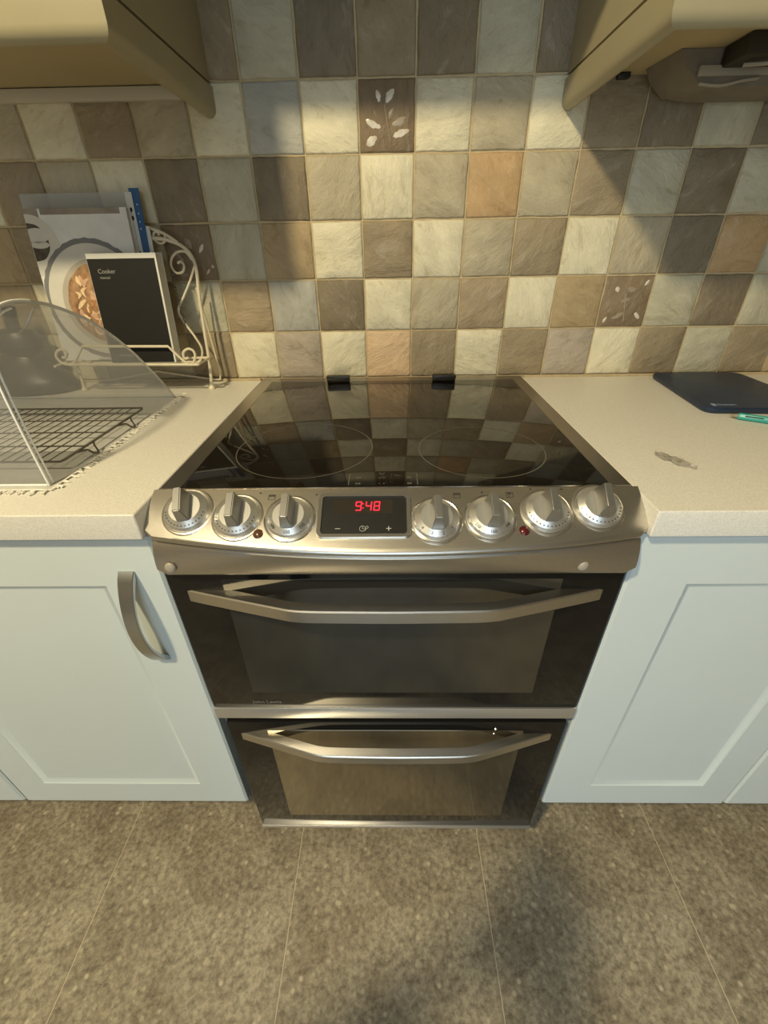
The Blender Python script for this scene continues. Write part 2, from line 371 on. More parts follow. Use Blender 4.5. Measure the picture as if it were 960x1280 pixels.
rowstr = {
    1: {-10: 't', -9: 'G', -8: 'c', -7: 'g', -6: 'g', -5: 't', -4: 'c', -3: 'm', -2: 'c', -1: 'p', 0: 't', 1: 'c', 2: 't', 3: 'm', 4: 'c', 5: 't', 6: 'G', 7: 't', 8: 'n', 9: 'c'},
    2: {-10: 'g', -9: 't', -8: 'c', -7: 'G', -6: 't', -5: 'G', -4: 'T', -3: 'b', -2: 'd', -1: 'c', 0: 'g', 1: 'T', 2: 'c', 3: 'n', 4: 'L', 5: 'G', 6: 'd', 7: 'G', 8: 'c', 9: 't'},
    3: {-10: 'c', -9: 'n', -8: 't', -7: 'g', -6: 'G', -5: 'L', -4: 'G', -3: 'n', -2: 'c', -1: 't', 0: 'c', 1: 'g', 2: 't', 3: 'c', 4: 'g', 5: 'k', 6: 'o', 7: 'G', 8: 'd', 9: 'c'},
    4: {-10: 'g', -9: 'c', -8: 't', -7: 'g', -6: 'c', -5: 'd', -4: 'G', -3: 'd', -2: 'g', -1: 'c', 0: 'g', 1: 'o', 2: 'g', 3: 't', 4: 'G', 5: 'd', 6: 'G', 7: 't', 8: 'c', 9: 'g'},
    5: {-10: 'c', -9: 't', -8: 'g', -7: 'c', -6: 't', -5: 'g', -4: 'c', -3: 'b', -2: 'c', -1: 'L', 0: 'c', 1: 'g', 2: 'c', 3: 't', 4: 'd', 5: 'G', 6: 'k', 7: 'G', 8: 'n', 9: 't'},
    6: {-4: 't', -3: 'G', -2: 'k', -1: 't', 0: 'd', 1: 'G', 2: 'd', 3: 'c', -5: 'c'},
    7: {-4: 'c', -3: 't', -2: 'g', -1: 'c', 0: 'n', 1: 't', 2: 'c', 3: 'g', -5: 'd'},
}
rt = random.Random(3)
re_ = random.Random(12)
for r in range(1, 6):          # the same mixed tiling carries on along the wall on both sides
    for i in list(range(-16, -10)) + list(range(10, 16)): rowstr[r][i] = re_.choice('cGgtdnctgm' if (i + r) % 2 else 'cctgGdbc')
for r, d in rowstr.items():
    for i, k in d.items():
        o = bpy.data.objects.new('wall_tile', rt.choice(TMESH)); C.objects.link(o); o.parent = wall
        o.location = (0.1 * i + 0.05 + 0.0438, 0, 0.9135 + 0.1 * r - 0.05)
        o.rotation_euler = (0, rt.choice((0, 1, 2, 3)) * PI / 2 + rt.uniform(-0.006, 0.006), 0) if k != 'L' else (0, 0, 0)
        o.material_slots[0].link = 'OBJECT'; o.material_slots[0].material = TM[k]
        if k == 'L': LEAVES[(i, r)] = o; lab(o, 'brown tile with a raised leaf spray')
def leaf(mb, bx, bz, tx, tz, wd, y=-0.0022):
    b = Vector((bx, 0, bz)); t = Vector((tx, 0, tz)); d = t - b; n = Vector((-d.z, 0, d.x)).normalized()
    prof = [(0, 0), (0.2, 0.62), (0.45, 1), (0.7, 0.8), (0.88, 0.42), (1, 0)]
    L = [b + d * s + n * wd * q for s, q in prof]; R = [b + d * s - n * wd * q for s, q in prof[1:-1]]
    mid = [b + d * s for s, q in prof[1:-1]]
    vs = [(p.x, -0.0004, p.z) for p in L] + [(p.x, -0.0004, p.z) for p in R] + [(p.x, y, p.z) for p in mid]
    nL = len(L); nR = len(R); fs = []
    for i in range(3):
        a = nL + nR + i
        fs.append((1 + i, 2 + i, a + 1, a)); fs.append((nL + i, a, a + 1, nL + i + 1))
    a = nL + nR; fs += [(0, 1, a), (0, a, nL), (nL - 1, a + 3, nL - 2), (nL - 1, nL + 3, a + 3)]
    mb.add(vs, fs)
def zt(x, y): return ((x - 447) / 605 * 0.097, -(y - 475) / 810 * 0.097)
leafset = {
    (-1, 5): ([(370, 335, 335, 175, .0075), (430, 335, 530, 170, .008), (395, 605, 200, 500, .0095), (500, 705, 712, 625, .010), (345, 690, 213, 800, .0095)],
              [(468, 515, 525, 375, .006), (490, 575, 675, 490, .008), (330, 470, 300, 400, .005)]),
    (4, 2): ([(330, 330, 290, 230, .007), (640, 235, 690, 130, .006), (600, 640, 690, 760, .010), (250, 700, 215, 820, .005)],
             [(520, 420, 380, 480, .010), (480, 640, 300, 760, .008), (430, 260, 560, 300, .007), (300, 560, 240, 640, .005)]),
    (-5, 3): ([(560, 480, 640, 330, .006), (690, 640, 710, 700, .005), (600, 800, 660, 700, .005)],
              [(350, 600, 250, 420, .008), (480, 420, 420, 250, .008), (380, 780, 250, 800, .007)]),
}
for key, (bright, dim) in leafset.items():
    for lst, mt, nm in ((bright, M['leaf'], 'leaf_relief'), (dim, M['leaf_dim'], 'leaf_relief')):
        for a in lst:
            mb = MB(); p = zt(a[0], a[1]); q = zt(a[2], a[3]); leaf(mb, p[0], p[1], q[0], q[1], a[4]); mb.build(nm, mt, LEAVES[key], True, True)
    mb = MB(); mb.tube(smooth_path([(0.006, -0.0012, -0.036), (0.001, -0.0016, -0.01), (-0.004, -0.0014, 0.016)]), 0.0011, 6)
    mb.build('leaf_stem', M['leaf_dim'], LEAVES[key], True, True)

# ------------------------------------------------------------------ worktops and base cabinets
mb = MB().box(-2.0, -0.3015, -0.590, -0.001, 0.874, WT, 0.003, 3)
tag(mb.build('worktop', M['worktop'], None), 'pale speckled worktop left of the cooker', 'worktop')
mb = MB().box(0.3005, 2.0, -0.590, -0.001, 0.874, WT, 0.003, 3)
tag(mb.build('worktop', M['worktop'], None), 'pale speckled worktop right of the cooker', 'worktop')
# silicone seal strip where worktop meets tiles
def seal(x0, x1): return MB().tube([(x0, -0.004, WT + 0.002), (x1, -0.004, WT + 0.002)], 0.0035, 6)
for i, (x0, x1) in enumerate(((-2.0, -0.304), (0.303, 2.0))): struct(seal(x0, x1).build('trim_%d' % (i + 1), M['grout'], None))

def cabinet(x0, x1, label, handle_x=None, hflip=1):
    r = empty('base_cabinet', ((x0 + x1) / 2, -0.30, 0), label, 'cabinet')
    mb = MB(); mb.box(x0, x0 + 0.018, -0.555, -0.02, 0.212, 0.872); mb.box(x1 - 0.018, x1, -0.555, -0.02, 0.212, 0.872)
    mb.box(x0 + 0.018, x1 - 0.018, -0.555, -0.02, 0.212, 0.23); mb.box(x0 + 0.018, x1 - 0.018, -0.03, -0.02, 0.23, 0.872)
    mb.build('carcass', M['cabinet'], r, False)
    MB().box(x0 + 0.001, x1 - 0.001, -0.452, -0.436, 0.0, 0.212).build('plinth', M['plinth'], r, False)
    # door: framed slab with a stepped, sloping inner moulding
    a0, a1, z0, z1 = x0 + 0.001, x1 - 0.001, 0.200, 0.868
    px0, px1, pz0, pz1 = x0 + 0.081, x1 - 0.066, 0.272, 0.790
    if handle_x is not None and hflip > 0: px0, px1 = x0 + 0.066, x1 - 0.083
    rings = [(a0, a1, z0, z1, -0.557), (a0, a1, z0, z1, -0.5735), (a0 + .0035, a1 - .0035, z0 + .0035, z1 - .0035, -0.577),
             (px0, px1, pz0, pz1, -0.577), (px0 + .002, px1 - .002, pz0 + .002, pz1 - .002, -0.5750), (px0 + .010, px1 - .010, pz0 + .010, pz1 - .010, -0.5715)]
    vs = []; fs = []
    for (u0, u1, w0, w1, y) in rings: vs += [(u0, y, w0), (u1, y, w0), (u1, y, w1), (u0, y, w1)]
    for i in range(len(rings) - 1):
        for k in range(4): fs.append((i * 4 + k, i * 4 + (k + 1) % 4, i * 4 + 4 + (k + 1) % 4, i * 4 + 4 + k))
    fs.append((0, 1, 2, 3))
    d = MB().add(vs, fs).build('door', M['cabinet'], r)
    e = 0.010
    MB().add([(px0 + e, -0.5715, pz0 + e), (px1 - e, -0.5715, pz0 + e), (px1 - e, -0.5715, pz1 - e), (px0 + e, -0.5715, pz1 - e),
              (px0 + e, -0.568, pz0 + e), (px1 - e, -0.568, pz0 + e), (px1 - e, -0.568, pz1 - e), (px0 + e, -0.568, pz1 - e)],
             [(0, 1, 2, 3), (7, 6, 5, 4), (0, 4, 5, 1), (1, 5, 6, 2), (2, 6, 7, 3), (3, 7, 4, 0)]).build('door_panel', M['cabinet'], d, False)
    if handle_x is not None:
        n = 24; vs = []; fs = []
        for i in range(n + 1):
            t = i / n; z = 0.8155 - 0.1705 * t; s = math.sin(PI * t)
            yo = -0.5785 - 0.030 * s ** 0.75; wd = 0.0105 - 0.0016 * s; th = 0.0030 + 0.0085 * (1 - s) ** 2
            for dx, dy in ((-wd, 0), (-wd * 0.92, -0.0008), (wd * 0.92, -0.0008), (wd, 0), (wd, th), (-wd, th)):
                vs.append((handle_x + dx, min(yo + dy, -0.5772) if dy > 0 else yo + dy, z))
        for i in range(n):
            for k in range(6): fs.append((i * 6 + k, i * 6 + (k + 1) % 6, i * 6 + 6 + (k + 1) % 6, i * 6 + 6 + k))
        fs += [(5, 4, 3, 2, 1, 0), tuple(n * 6 + k for k in range(6))]
        lab(MB().add(vs, fs).build('handle', M['handle'], d), 'curved satin metal bow handle')
    return r
cabinet(-0.7655, -0.3015, 'white panelled base cabinet with metal bow handle, left of the cooker', -0.3485)
cabinet(0.3005, 0.6655, 'white panelled base cabinet directly right of the cooker')
cabinet(-1.2305, -0.7690, 'white base cabinet at the lower left edge of the photo', -1.18, -1)
cabinet(0.6685, 1.20, 'white base cabinet at the lower right edge of the photo')

# ------------------------------------------------------------------ wall cabinets
def pelmet_profile(h=0.0405, t=0.020, r=0.013):
    pts = [(0, h), (0, 0.006)]
    for k in range(1, 5): a = PI + k * PI / 8; pts.append((0.006 + 0.006 * math.cos(a), 0.006 + 0.006 * math.sin(a)))
    for k in range(0, 7): a = -PI / 2 + k * PI / 12; pts.append((t - r + r * math.cos(a), r + r * math.sin(a)))
    pts.append((t, h)); return pts   # u: 0 inner .. t outer, v height
def wallcab(s, label):
    x = 0.305 if s < 0 else 0.296
    r = empty('wall_cabinet', (s * (x + 0.45), -0.16, 1.366), label, 'cabinet', None)
    lo, hi = (x + 0.003, x + 1.1)
    f = lambda a, b: (min(s * a, s * b), max(s * a, s * b))
    q = f(lo, hi); MB().box(q[0], q[1], -0.318, -0.001, 1.412, 2.12).build('carcass', M['cream_cab'], r, False)
    q = f(x + 0.022, hi); MB().box(q[0], q[1], -0.316, -0.003, 1.4085, 1.4118).build('underside', M['cream_under'], r, False)
    q = f(x + 0.002, x + 0.55); dr = MB().box(q[0], q[1], -0.341, -0.320, 1.4125, 2.12, 0.004).build('door', M['cream_cab'], r)
    q = f(x + 0.553, hi); MB().box(q[0], q[1], -0.341, -0.320, 1.4125, 2.12, 0.004).build('door', M['cream_cab'], r)
    q = f(x + 0.010, hi); MB().box(q[0], q[1], -0.325, -0.30, 1.4063, 1.4125).build('shadow_gap', M['dark_gap'], r, False)  # near-black strips, here and along the side, paint the shade above the pelmet
    q = f(x + 0.009, x + 0.0215); MB().box(q[0], q[1], -0.318, -0.002, 1.4063, 1.4125).build('shadow_gap', M['dark_gap'], r, False)
    P = pelmet_profile()
    # side pelmet: runs front to back, mitred into the front pelmet
    n = len(P); vs = [(s * (x + 0.020 - u), -0.002, 1.3655 + v) for u, v in P] + [(s * (x + 0.020 - u), -(0.320 + u), 1.3655 + v) for u, v in P]
    fs = [tuple(range(n)), tuple(range(2 * n - 1, n - 1, -1))] + [(i, n + i, n + (i + 1) % n, (i + 1) % n) for i in range(n)]
    MB().add(vs, fs).build('pelmet', M['cream_cab'], r)
    vs = [(s * (x + 0.020 - u), -(0.320 + u), 1.3655 + v) for u, v in P] + [(s * hi, -(0.320 + u), 1.3655 + v) for u, v in P]
    MB().add(vs, fs).build('pelmet', M['cream_cab'], r)
    return r
wallcab(-1, 'cream wall cabinet with rounded pelmet at the upper left')
wallcab(1, 'cream wall cabinet with rounded pelmet at the upper right')
tag(MB().box(-1.3, -0.328, -0.013, -0.001, 1.389, 1.4075, 0.003).build('batten', M['batten'], None), 'white batten on the tiles under the left wall cabinet', 'batten')

# under-cabinet fitting at the upper right
r = empty('cabinet_light', (0.54, -0.06, 1.36), 'grey light fitting with cable under the right wall cabinet', 'light fitting')
mb = MB(); poly = [(0.415, 1.4080), (0.425, 1.392), (0.450, 1.3725), (0.50, 1.3665), (0.70, 1.3665), (0.70, 1.4080)]
mb.prism(poly, lambda u, v, ww: (u + (0.05 - 0.5 * ww) * 0.2, -0.115 + ww, v), 0.085); mb.build('body', M['fixture'], r)
MB().box(0.485, 0.70, -0.175, -0.118, 1.385, 1.408, 0.004).build('end_box', M['dark_gap'], r)
MB().box(0.455, 0.69, -0.1225, -0.1165, 1.377, 1.389, 0.002).build('diffuser', M['fixture_pale'], r)
MB().tube(smooth_path([(0.50, -0.150, 1.381), (0.53, -0.165, 1.379), (0.57, -0.172, 1.3835), (0.62, -0.165, 1.38)]), 0.0026, 6).build('cable', M['fixture_pale'], r)
MB().tube(smooth_path([(0.46, -0.1195, 1.3695), (0.49, -0.124, 1.366), (0.52, -0.126, 1.3705), (0.545, -0.1215, 1.3735)]), 0.0022, 6).build('cable', M['fixture_pale'], r)
tag(MB().box(0.377, 0.397, -0.022, -0.010, 1.4005, 1.4083, 0.002).build('cable_clip', M['black'], None), 'tiny dark clip under the right wall cabinet', 'clip')

# extractor hood between the wall cabinets (above the frame)
r = empty('cooker_hood', (0, -0.14, 1.546), 'stainless cooker hood above the hob between the wall cabinets', 'hood')
mb = MB(); mb.box(-0.298, 0.290, -0.285, -0.002, 1.55, 1.66, 0.004); mb.build('canopy', M['steel'], r)
MB().box(-0.12, 0.12, -0.24, -0.002, 1.66, 2.399).build('chimney', M['steel'], r, False)
for x in (-0.15, 0.15): MB().box(x - 0.13, x + 0.13, -0.265, -0.03, 1.546, 1.55).build('filter', M['steel_dark'], r, False)

# ------------------------------------------------------------------ the cooker
ck = empty('cooker', (0, -0.30, 0), 'freestanding stainless cooker with black ceramic hob and two black glass oven doors', 'cooker')
MB().box(-0.2965, 0.2965, -0.552, -0.022, 0.03, 0.895).build('body', M['cavity'], ck, False)
mb = MB()
mb.box(-0.285, 0.285, -0.535, -0.50, 0.0, 0.10); mb.build('plinth', M['black'], ck, False)
# hob frame
GX, GY0, GY1, GZ = 0.2695, -0.5365, -0.037, 0.9150
ZT = 0.9145
outer = [(-0.2985, -0.5375), (0.2985, -0.5375), (0.2985, -0.0085), (-0.2985, -0.0085)]
midr = [(-0.2925, -0.5375), (0.2925, -0.5375), (0.2925, -0.0145), (-0.2925, -0.0145)]
inner = [(-GX, GY0 - 0.0003), (GX, GY0 - 0.0003), (GX, GY1), (-GX, GY1)]
vs = [(x, y, 0.896) for x, y in outer] + [(x, y, 0.9105) for x, y in outer] + [(x, y, ZT + 0.0015) for x, y in midr] + [(x, y, ZT) for x, y in inner] + [(x, y, 0.896) for x, y in inner]
fs = []
for i in range(4):
    for k in range(4): fs.append((i * 4 + k, i * 4 + (k + 1) % 4, i * 4 + 4 + (k + 1) % 4, i * 4 + 4 + k))
for k in range(4): fs.append((16 + k, 16 + (k + 1) % 4, (k + 1) % 4, k))
lab(MB().add(vs, fs).build('hob_frame', M['steel_dark'], ck), 'dull steel rim around the black hob')
g = lab(MB().box(-GX + .0006, GX - .0006, GY0 + .0006, GY1 - .0006, 0.9045, GZ, 0.0012).build('hob_glass', M['black_glass'], ck), 'black ceramic hob glass')
for (cx, cy, rad) in ((-0.131, -0.412, 0.1), (0.1285, -0.424, 0.0905)):
    n = 72; vs = []; fs = []
    for k in range(n):
        a = 2 * PI * k / n
        for rr, z in ((rad - 0.0008, GZ + 0.0002), (rad + 0.0008, GZ + 0.0002)): vs.append((cx + rr * math.cos(a), cy + rr * math.sin(a), z))
    for k in range(n): fs.append((2 * k, 2 * k + 1, (2 * k + 3) % (2 * n), (2 * k + 2) % (2 * n)))
    lab(MB().add(vs, fs).build('zone_ring', M['ring_print'], g), 'thin grey cooking zone ring')
mb = MB()
for x in (-0.0572, 0.0303): mb.box(x - .0006, x + .0006, -0.531, -0.500, GZ + .0001, GZ + .0003)
for x in (-0.047, -0.0435, 0.0185, 0.0215):
    for y in (-0.527, -0.511): mb.box(x - .0013, x + .0013, y - .002, y + .002, GZ + .0001, GZ + .0003)
mb.build('zone_marks', M['ring_print'], g, False)['kind'] = 'stuff'
mb = MB()
for x in (-0.018, -0.0125):
    for y in (-0.527, -0.512, -0.498): mb.box(x - .0012, x + .0012, y - .0015, y + .0015, GZ + .0001, GZ + .0003)
mb.build('zone_marks', nmat('dim_hob_print', (0.035, 0.03, 0.025), 0.3), g, False)['kind'] = 'stuff'
for x0, x1 in ((-0.1475, -0.0955), (0.0925, 0.1445)):
    mb = MB().box(x0, x1, -0.029, -0.012, 0.9155, 0.9225, 0.0015)
    lab(mb.build('lid_hinge', M['black'], ck), 'black hinge block at the back of the hob')

# bowed, sloping control panel
def PS(X, t, up=0.0):
    q = (X / 0.3) ** 2; yb = -0.617 + 0.027 * q; zb = 0.872 + 0.006 * q
    d = Vector((0, yb + 0.5375, zb - 0.9150)); n = Vector((0, d.z, -d.y)).normalized()
    if n.z < 0: n = -n
    return Vector((X, -0.5375, 0.9150)) + d * t + n * (up + 0.0022 * math.sin(PI * min(1, max(0, t))) )
def PN(X):
    q = (X / 0.3) ** 2; d = Vector((0, -0.617 + 0.027 * q + 0.5375, 0.872 + 0.006 * q - 0.915)).normalized()
    n = Vector((0, d.z, -d.y)); n = -n if n.z < 0 else n
    return -d, n      # up-slope, normal
nx = 56; XW = 0.3005
prof = [(0.0, 0.0, 0, -0.004), (0.012, 0, 0, 0)] + [(k / 12, 0, 0, 0) for k in range(1, 12)] + [(0.955, 0, 0, 0)]
vs = []; fs = []; m = 0
for i in range(nx + 1):
    X = -XW + 2 * XW * i / nx
    col = []
    e = XW - abs(X); corner = 0.0 if e > 0.012 else 0.010 * (1 - math.sqrt(max(0, 1 - ((0.012 - e) / 0.012) ** 2)))
    L = 0.09
    for (t, a, b, up) in prof:
        col.append(PS(X, t * (1 - corner / L), up))
    u, n = PN(X); base = PS(X, 1.0 * (1 - corner / L))
    # rolled lip
    for k in range(1, 7):
        a = k / 6 * PI * 0.62
        col.append(base + u * 0.004 - n * 0.0045 + n * 0.0045 * math.cos(a) - u * 0.0045 * math.sin(a))
    last = col[-1]; col.append(Vector((X, last.y + 0.007, last.z - 0.0012))); col.append(Vector((X, -0.545, 0.880)))
    m = len(col); vs += col
for i in range(nx):
    for k in range(m - 1): fs.append((i * m + k, (i + 1) * m + k, (i + 1) * m + k + 1, i * m + k + 1))
fs += [tuple(range(m)), tuple(range((nx + 1) * m - 1, nx * m - 1, -1))]
panel = lab(MB().add(vs, fs).build('control_panel', M['steel'], ck), 'bowed brushed steel control panel')
# fascia strip below the panel
vs = []; fs = []; m = 0
for i in range(nx + 1):
    X = -0.2955 + 0.591 * i / nx; q = (X / 0.3) ** 2
    e = 0.2955 - abs(X); cr = 0.0 if e > 0.010 else 0.008 * (1 - math.sqrt(max(0, 1 - ((0.010 - e) / 0.010) ** 2)))
    yt = -0.6115 + 0.027 * q; zt_ = 0.8625 + 0.006 * q
    yb = -0.5935; zb = 0.8205 + cr
    col = [Vector((X, yt + 0.010, zt_ + 0.001)), Vector((X, yt + 0.002, zt_)), Vector((X, yt, zt_ - 0.003))]
    for k in range(1, 6):
        s = k / 6; col.append(Vector((X, yt + (yb - yt) * s - 0.0025 * math.sin(PI * s), (zt_ - .003) + (zb - zt_ + .003) * s)))
    col += [Vector((X, yb, zb + 0.003)), Vector((X, yb + 0.003, zb)), Vector((X, -0.556, zb)), Vector((X, -0.556, zt_ + 0.001))]
    m = len(col); vs += col
for i in range(nx):
    for k in range(m): fs.append((i * m + k, (i + 1) * m + k, (i + 1) * m + (k + 1) % m, i * m + (k + 1) % m))
fs += [tuple(range(m)), tuple(range((nx + 1) * m - 1, nx * m - 1, -1))]
fas = lab(MB().add(vs, fs).build('fascia_strip', M['steel'], ck), 'steel strip under the control panel')
for x in (-0.2765, 0.2295):
    b = bmesh.new(); bmesh.ops.create_uvsphere(b, u_segments=16, v_segments=10, radius=1)
    for v in b.verts: v.co = (x + v.co.x * 0.0068, -0.5925 - 0.004 * abs(x) / 0.3 + v.co.y * 0.0035, 0.8365 + v.co.z * 0.0078)
    MB().bm(b).build('screw_cap', M['cap'], fas)

# knobs
def knob_parts():
    dial = MB().lathe([(0.0275, 0.0), (0.0278, 0.0015), (0.0262, 0.0045), (0.0255, 0.0065), (0.0195, 0.0105), (0.0185, 0.0112), (0.0, 0.0112)], 48)
    grip = MB(); P = [(-0.0155, -0.010), (0.0155, -0.008)]
    w0, w1 = 0.0075, 0.0043; y0, y1, yt0, yt1 = -0.0185, 0.0185, -0.0145, 0.0155; z0, z1 = 0.0105, 0.0325
    b = bmesh.new()
    V = [b.verts.new(c) for c in ((-w0, y0, z0), (w0, y0, z0), (w0, y1, z0), (-w0, y1, z0), (-w1, yt0, z1), (w1, yt0, z1), (w1, yt1, z1 + .001), (-w1, yt1, z1 + .001))]
    for f in ((3, 2, 1, 0), (4, 5, 6, 7), (0, 1, 5, 4), (1, 2, 6, 5), (2, 3, 7, 6), (3, 0, 4, 7)): b.faces.new([V[i] for i in f])
    bmesh.ops.bevel(b, geom=b.edges[:], offset=0.0011, segments=2, affect='EDGES'); grip.bm(b)
    marks = MB()
    for k in range(15):
        a = math.radians(-168 + k * 156 / 14); rr = 0.0231
        x, y = rr * math.cos(a), rr * math.sin(a); z = 0.00835
        marks.lathe([(0.0, 0.0), (0.0008, 0.0), (0.0008, 0.0006), (0.0, 0.0006)], 6, (x, y, z))
    ring = MB(); n = 48
    ring.tube([(0.0292 * math.cos(2 * PI * k / n), 0.0292 * math.sin(2 * PI * k / n), 0.0) for k in range(n)], 0.0024, 8, True)
    return dial, grip, marks, ring
dial, grip, marks, ring = knob_parts()
KN = [(-0.2505, 0.446, 0, None), (-0.1878, 0.51, 0, None), (-0.1243, 0.511, 1, ('100', '150', '200')), (0.0497, 0.531, 1, ('4', '3', '2', '1')), (0.1136, 0.515, 1, ('220', '160', '100')), (0.1813, 0.459, 0, None), (0.2441, 0.418, 0, None)]
KT = {0: 14, 1: 4, 2: 0, 3: 0, 4: -2, 5: -4, 6: -6}
proto = {}
for i, (X, t, col, nums) in enumerate(KN):
    k = bpy.data.objects.new('knob', proto['dial'].data if proto else dial.build('knob', M['knob'], None, True, True).data)
    if not proto:
        old = [o for o in bpy.data.objects if o.name == 'knob' and o is not k][:1]
        for o in old: bpy.data.objects.remove(o)
        k.name = 'knob'
        proto['dial'] = k
    C.objects.link(k); k.parent = ck
    u, n = PN(X); R = Matrix((Vector((1, 0, 0)), u, n)).transposed().to_4x4()
    k.matrix_basis = Matrix.Translation(PS(X, t, -0.0005) - wloc(ck)) @ R
    gname = 'grip'
    if 'grip' not in proto: proto['grip'] = grip.build('grip', M['grip'], None, True, True); go = proto['grip']
    else: go = proto['grip'].copy(); C.objects.link(go)
    go.parent = k; go.rotation_euler = (0, 0, math.radians(KT[i] * 0.6))
    if nums is None:
        if 'marks' not in proto: proto['marks'] = marks.build('dial_marks', M['print_dark'], None, True, True); mo = proto['marks']
        else: mo = proto['marks'].copy(); C.objects.link(mo)
        mo.parent = k
    else:
        mo = MB(); 
        for q in range(13):
            a = math.radians(-165 + q * 150 / 12); mo.lathe([(0, 0), (0.0005, 0), (0.0005, .0005), (0, .0005)], 6, (0.0252 * math.cos(a), 0.0252 * math.sin(a), 0.0062))
        mo.build('dial_marks', M['print_dark'], k, True, True)
        for q, sN in enumerate(nums):
            a = math.radians(-140 + q * 100 / (len(nums) - 1)); c, s_ = math.cos(a), math.sin(a)
            nrm = Vector((c * 0.5, s_ * 0.5, 0.85)).normalized(); rt_ = Vector((-s_, c, 0)); up_ = nrm.cross(rt_)
            cu = text('dial_number', sN, 0.0052, M['print_dark'], None, Vector((0.0225 * c, 0.0225 * s_, 0.0090)), rt_, up_, 'CENTER')
            cu.parent = k
    if not col:
        if 'dish' not in proto:
            dm = MB(); dm.tube([(0.0296 * math.cos(2 * PI * q / 48), 0.0296 * math.sin(2 * PI * q / 48), -0.0006) for q in range(48)], 0.0022, 8, True)
            proto['dish'] = dm.build('collar', M['steel'], None, True, True); ro = proto['dish']
        else: ro = proto['dish'].copy(); C.objects.link(ro)
        ro.parent = k
    if col:
        if 'ring' not in proto: proto['ring'] = ring.build('collar', M['chrome'], None, True, True); ro = proto['ring']
        else: ro = proto['ring'].copy(); C.objects.link(ro)
        ro.parent = k
# indicator lamps
for X, t, mt, lb in ((-0.1601, 0.766, M['amber'], 'small amber indicator lamp'), (0.1518, 0.734, M['red'], 'small red indicator lamp')):
    u, n = PN(X); mb = MB().lathe([(0.0062, 0), (0.0060, 0.001), (0.0045, 0.0024), (0.002, 0.0032), (0.0, 0.0034)], 20)
    o = mb.build('indicator_lamp', mt, ck, True, True)
    o.matrix_basis = Matrix.Translation(PS(X, t, -0.0003) - wloc(ck)) @ Matrix((Vector((1, 0, 0)), u, n)).transposed().to_4x4(); lab(o, lb)
# clock window
DX = -0.0356
def dsp(u, v, h): # u,v metres about clock centre on the panel
    up_, n = PN(DX); return PS(DX, 0.46, 0.0005) + Vector((1, 0, 0)) * u + up_ * v + n * h
def rrect(wd, ht, r, k=5):
    pts = []
    for cx, cy, a0 in ((wd - r, ht - r, 0), (-wd + r, ht - r, 90), (-wd + r, -ht + r, 180), (wd - r, -ht + r, 270)):
        for i in range(k + 1): a = math.radians(a0 + 90 * i / k); pts.append((cx + r * math.cos(a), cy + r * math.sin(a)))
    return pts
a = rrect(0.0560, 0.0300, 0.008); b2 = rrect(0.0505, 0.0255, 0.004); n_ = len(a)
vs = [dsp(u, v, -0.002) for u, v in a] + [dsp(u * 0.985, v * 0.985, 0.0032) for u, v in a] + [dsp(u, v, 0.0032) for u, v in b2] + [dsp(u, v, 0.0002) for u, v in b2]
fs = []
for q in range(3):
    for k in range(n_): fs.append((q * n_ + k, q * n_ + (k + 1) % n_, (q + 1) * n_ + (k + 1) % n_, (q + 1) * n_ + k))
clk = lab(MB().prism(rrect(0.0503, 0.0253, 0.004), lambda u, v, h: dsp(u, v, h), 0.0016).build('clock_panel', M['black'], ck), 'black clock panel showing 9:48 in red')
lab(MB().add(vs, fs).build('bezel', M['chrome'], clk), 'raised polished steel surround')
MB().prism([(-0.037, 0.002), (0.034, 0.002), (0.034, 0.021), (-0.037, 0.021)], lambda u, v, h: dsp(u, v, 0.0016 + h), 0.0002).build('screen', M['screen'], clk, False)
mb = MB()
SEG = {'9': 'abcdfg', '4': 'bcfg', '8': 'abcdefg'}
def seg(mb, ox, ch):
    wd, ht, th = 0.0075, 0.0127, 0.0013; z0 = 0.0058
    def bar(x0, v0, x1, v1):
        p = [(x0, v0), (x1, v0), (x1, v1), (x0, v1)]
        mb.prism([(ox + x, z0 + v) for x, v in p], lambda u, v, h: dsp(u + (v - z0) * 0.08, v, 0.0019 + h), 0.0003)
    g_ = 0.0003; H = ht / 2
    d = {'a': (th * .6, ht - th, wd - th * .6, ht), 'd': (th * .6, 0, wd - th * .6, th), 'g': (th * .6, H - th / 2, wd - th * .6, H + th / 2),
         'f': (0, H + g_, th, ht - g_), 'b': (wd - th, H + g_, wd, ht - g_), 'e': (0, g_, th, H - g_), 'c': (wd - th, g_, wd, H - g_)}
    for s in SEG[ch]: bar(*d[s])
seg(mb, -0.0112, '9'); seg(mb, 0.0010, '4'); seg(mb, 0.0108, '8')
for v in (0.0088, 0.0148):
    mb.prism([(-0.0022, v), (-0.0009, v), (-0.0009, v + .0013), (-0.0022, v + .0013)], lambda u, v_, h: dsp(u, v_, 0.0019 + h), 0.0003)
lab(mb.build('clock_digits', M['led'], clk, False), 'glowing red digits 9:48')
mb = MB()
def cbar(x0, v0, x1, v1): mb.prism([(x0, v0), (x1, v0), (x1, v1), (x0, v1)], lambda u, v, h: dsp(u, v, 0.0017 + h), 0.0002)
cbar(-0.0335, -0.0185, -0.0275, -0.0178); mb.build('minus_symbol', M['print_light'], clk, False); mb = MB(); cbar(0.0262, -0.0185, 0.0322, -0.0178); cbar(0.0288, -0.0212, 0.0296, -0.0152); mb.build('plus_symbol', M['print_light'], clk, False); mb = MB()
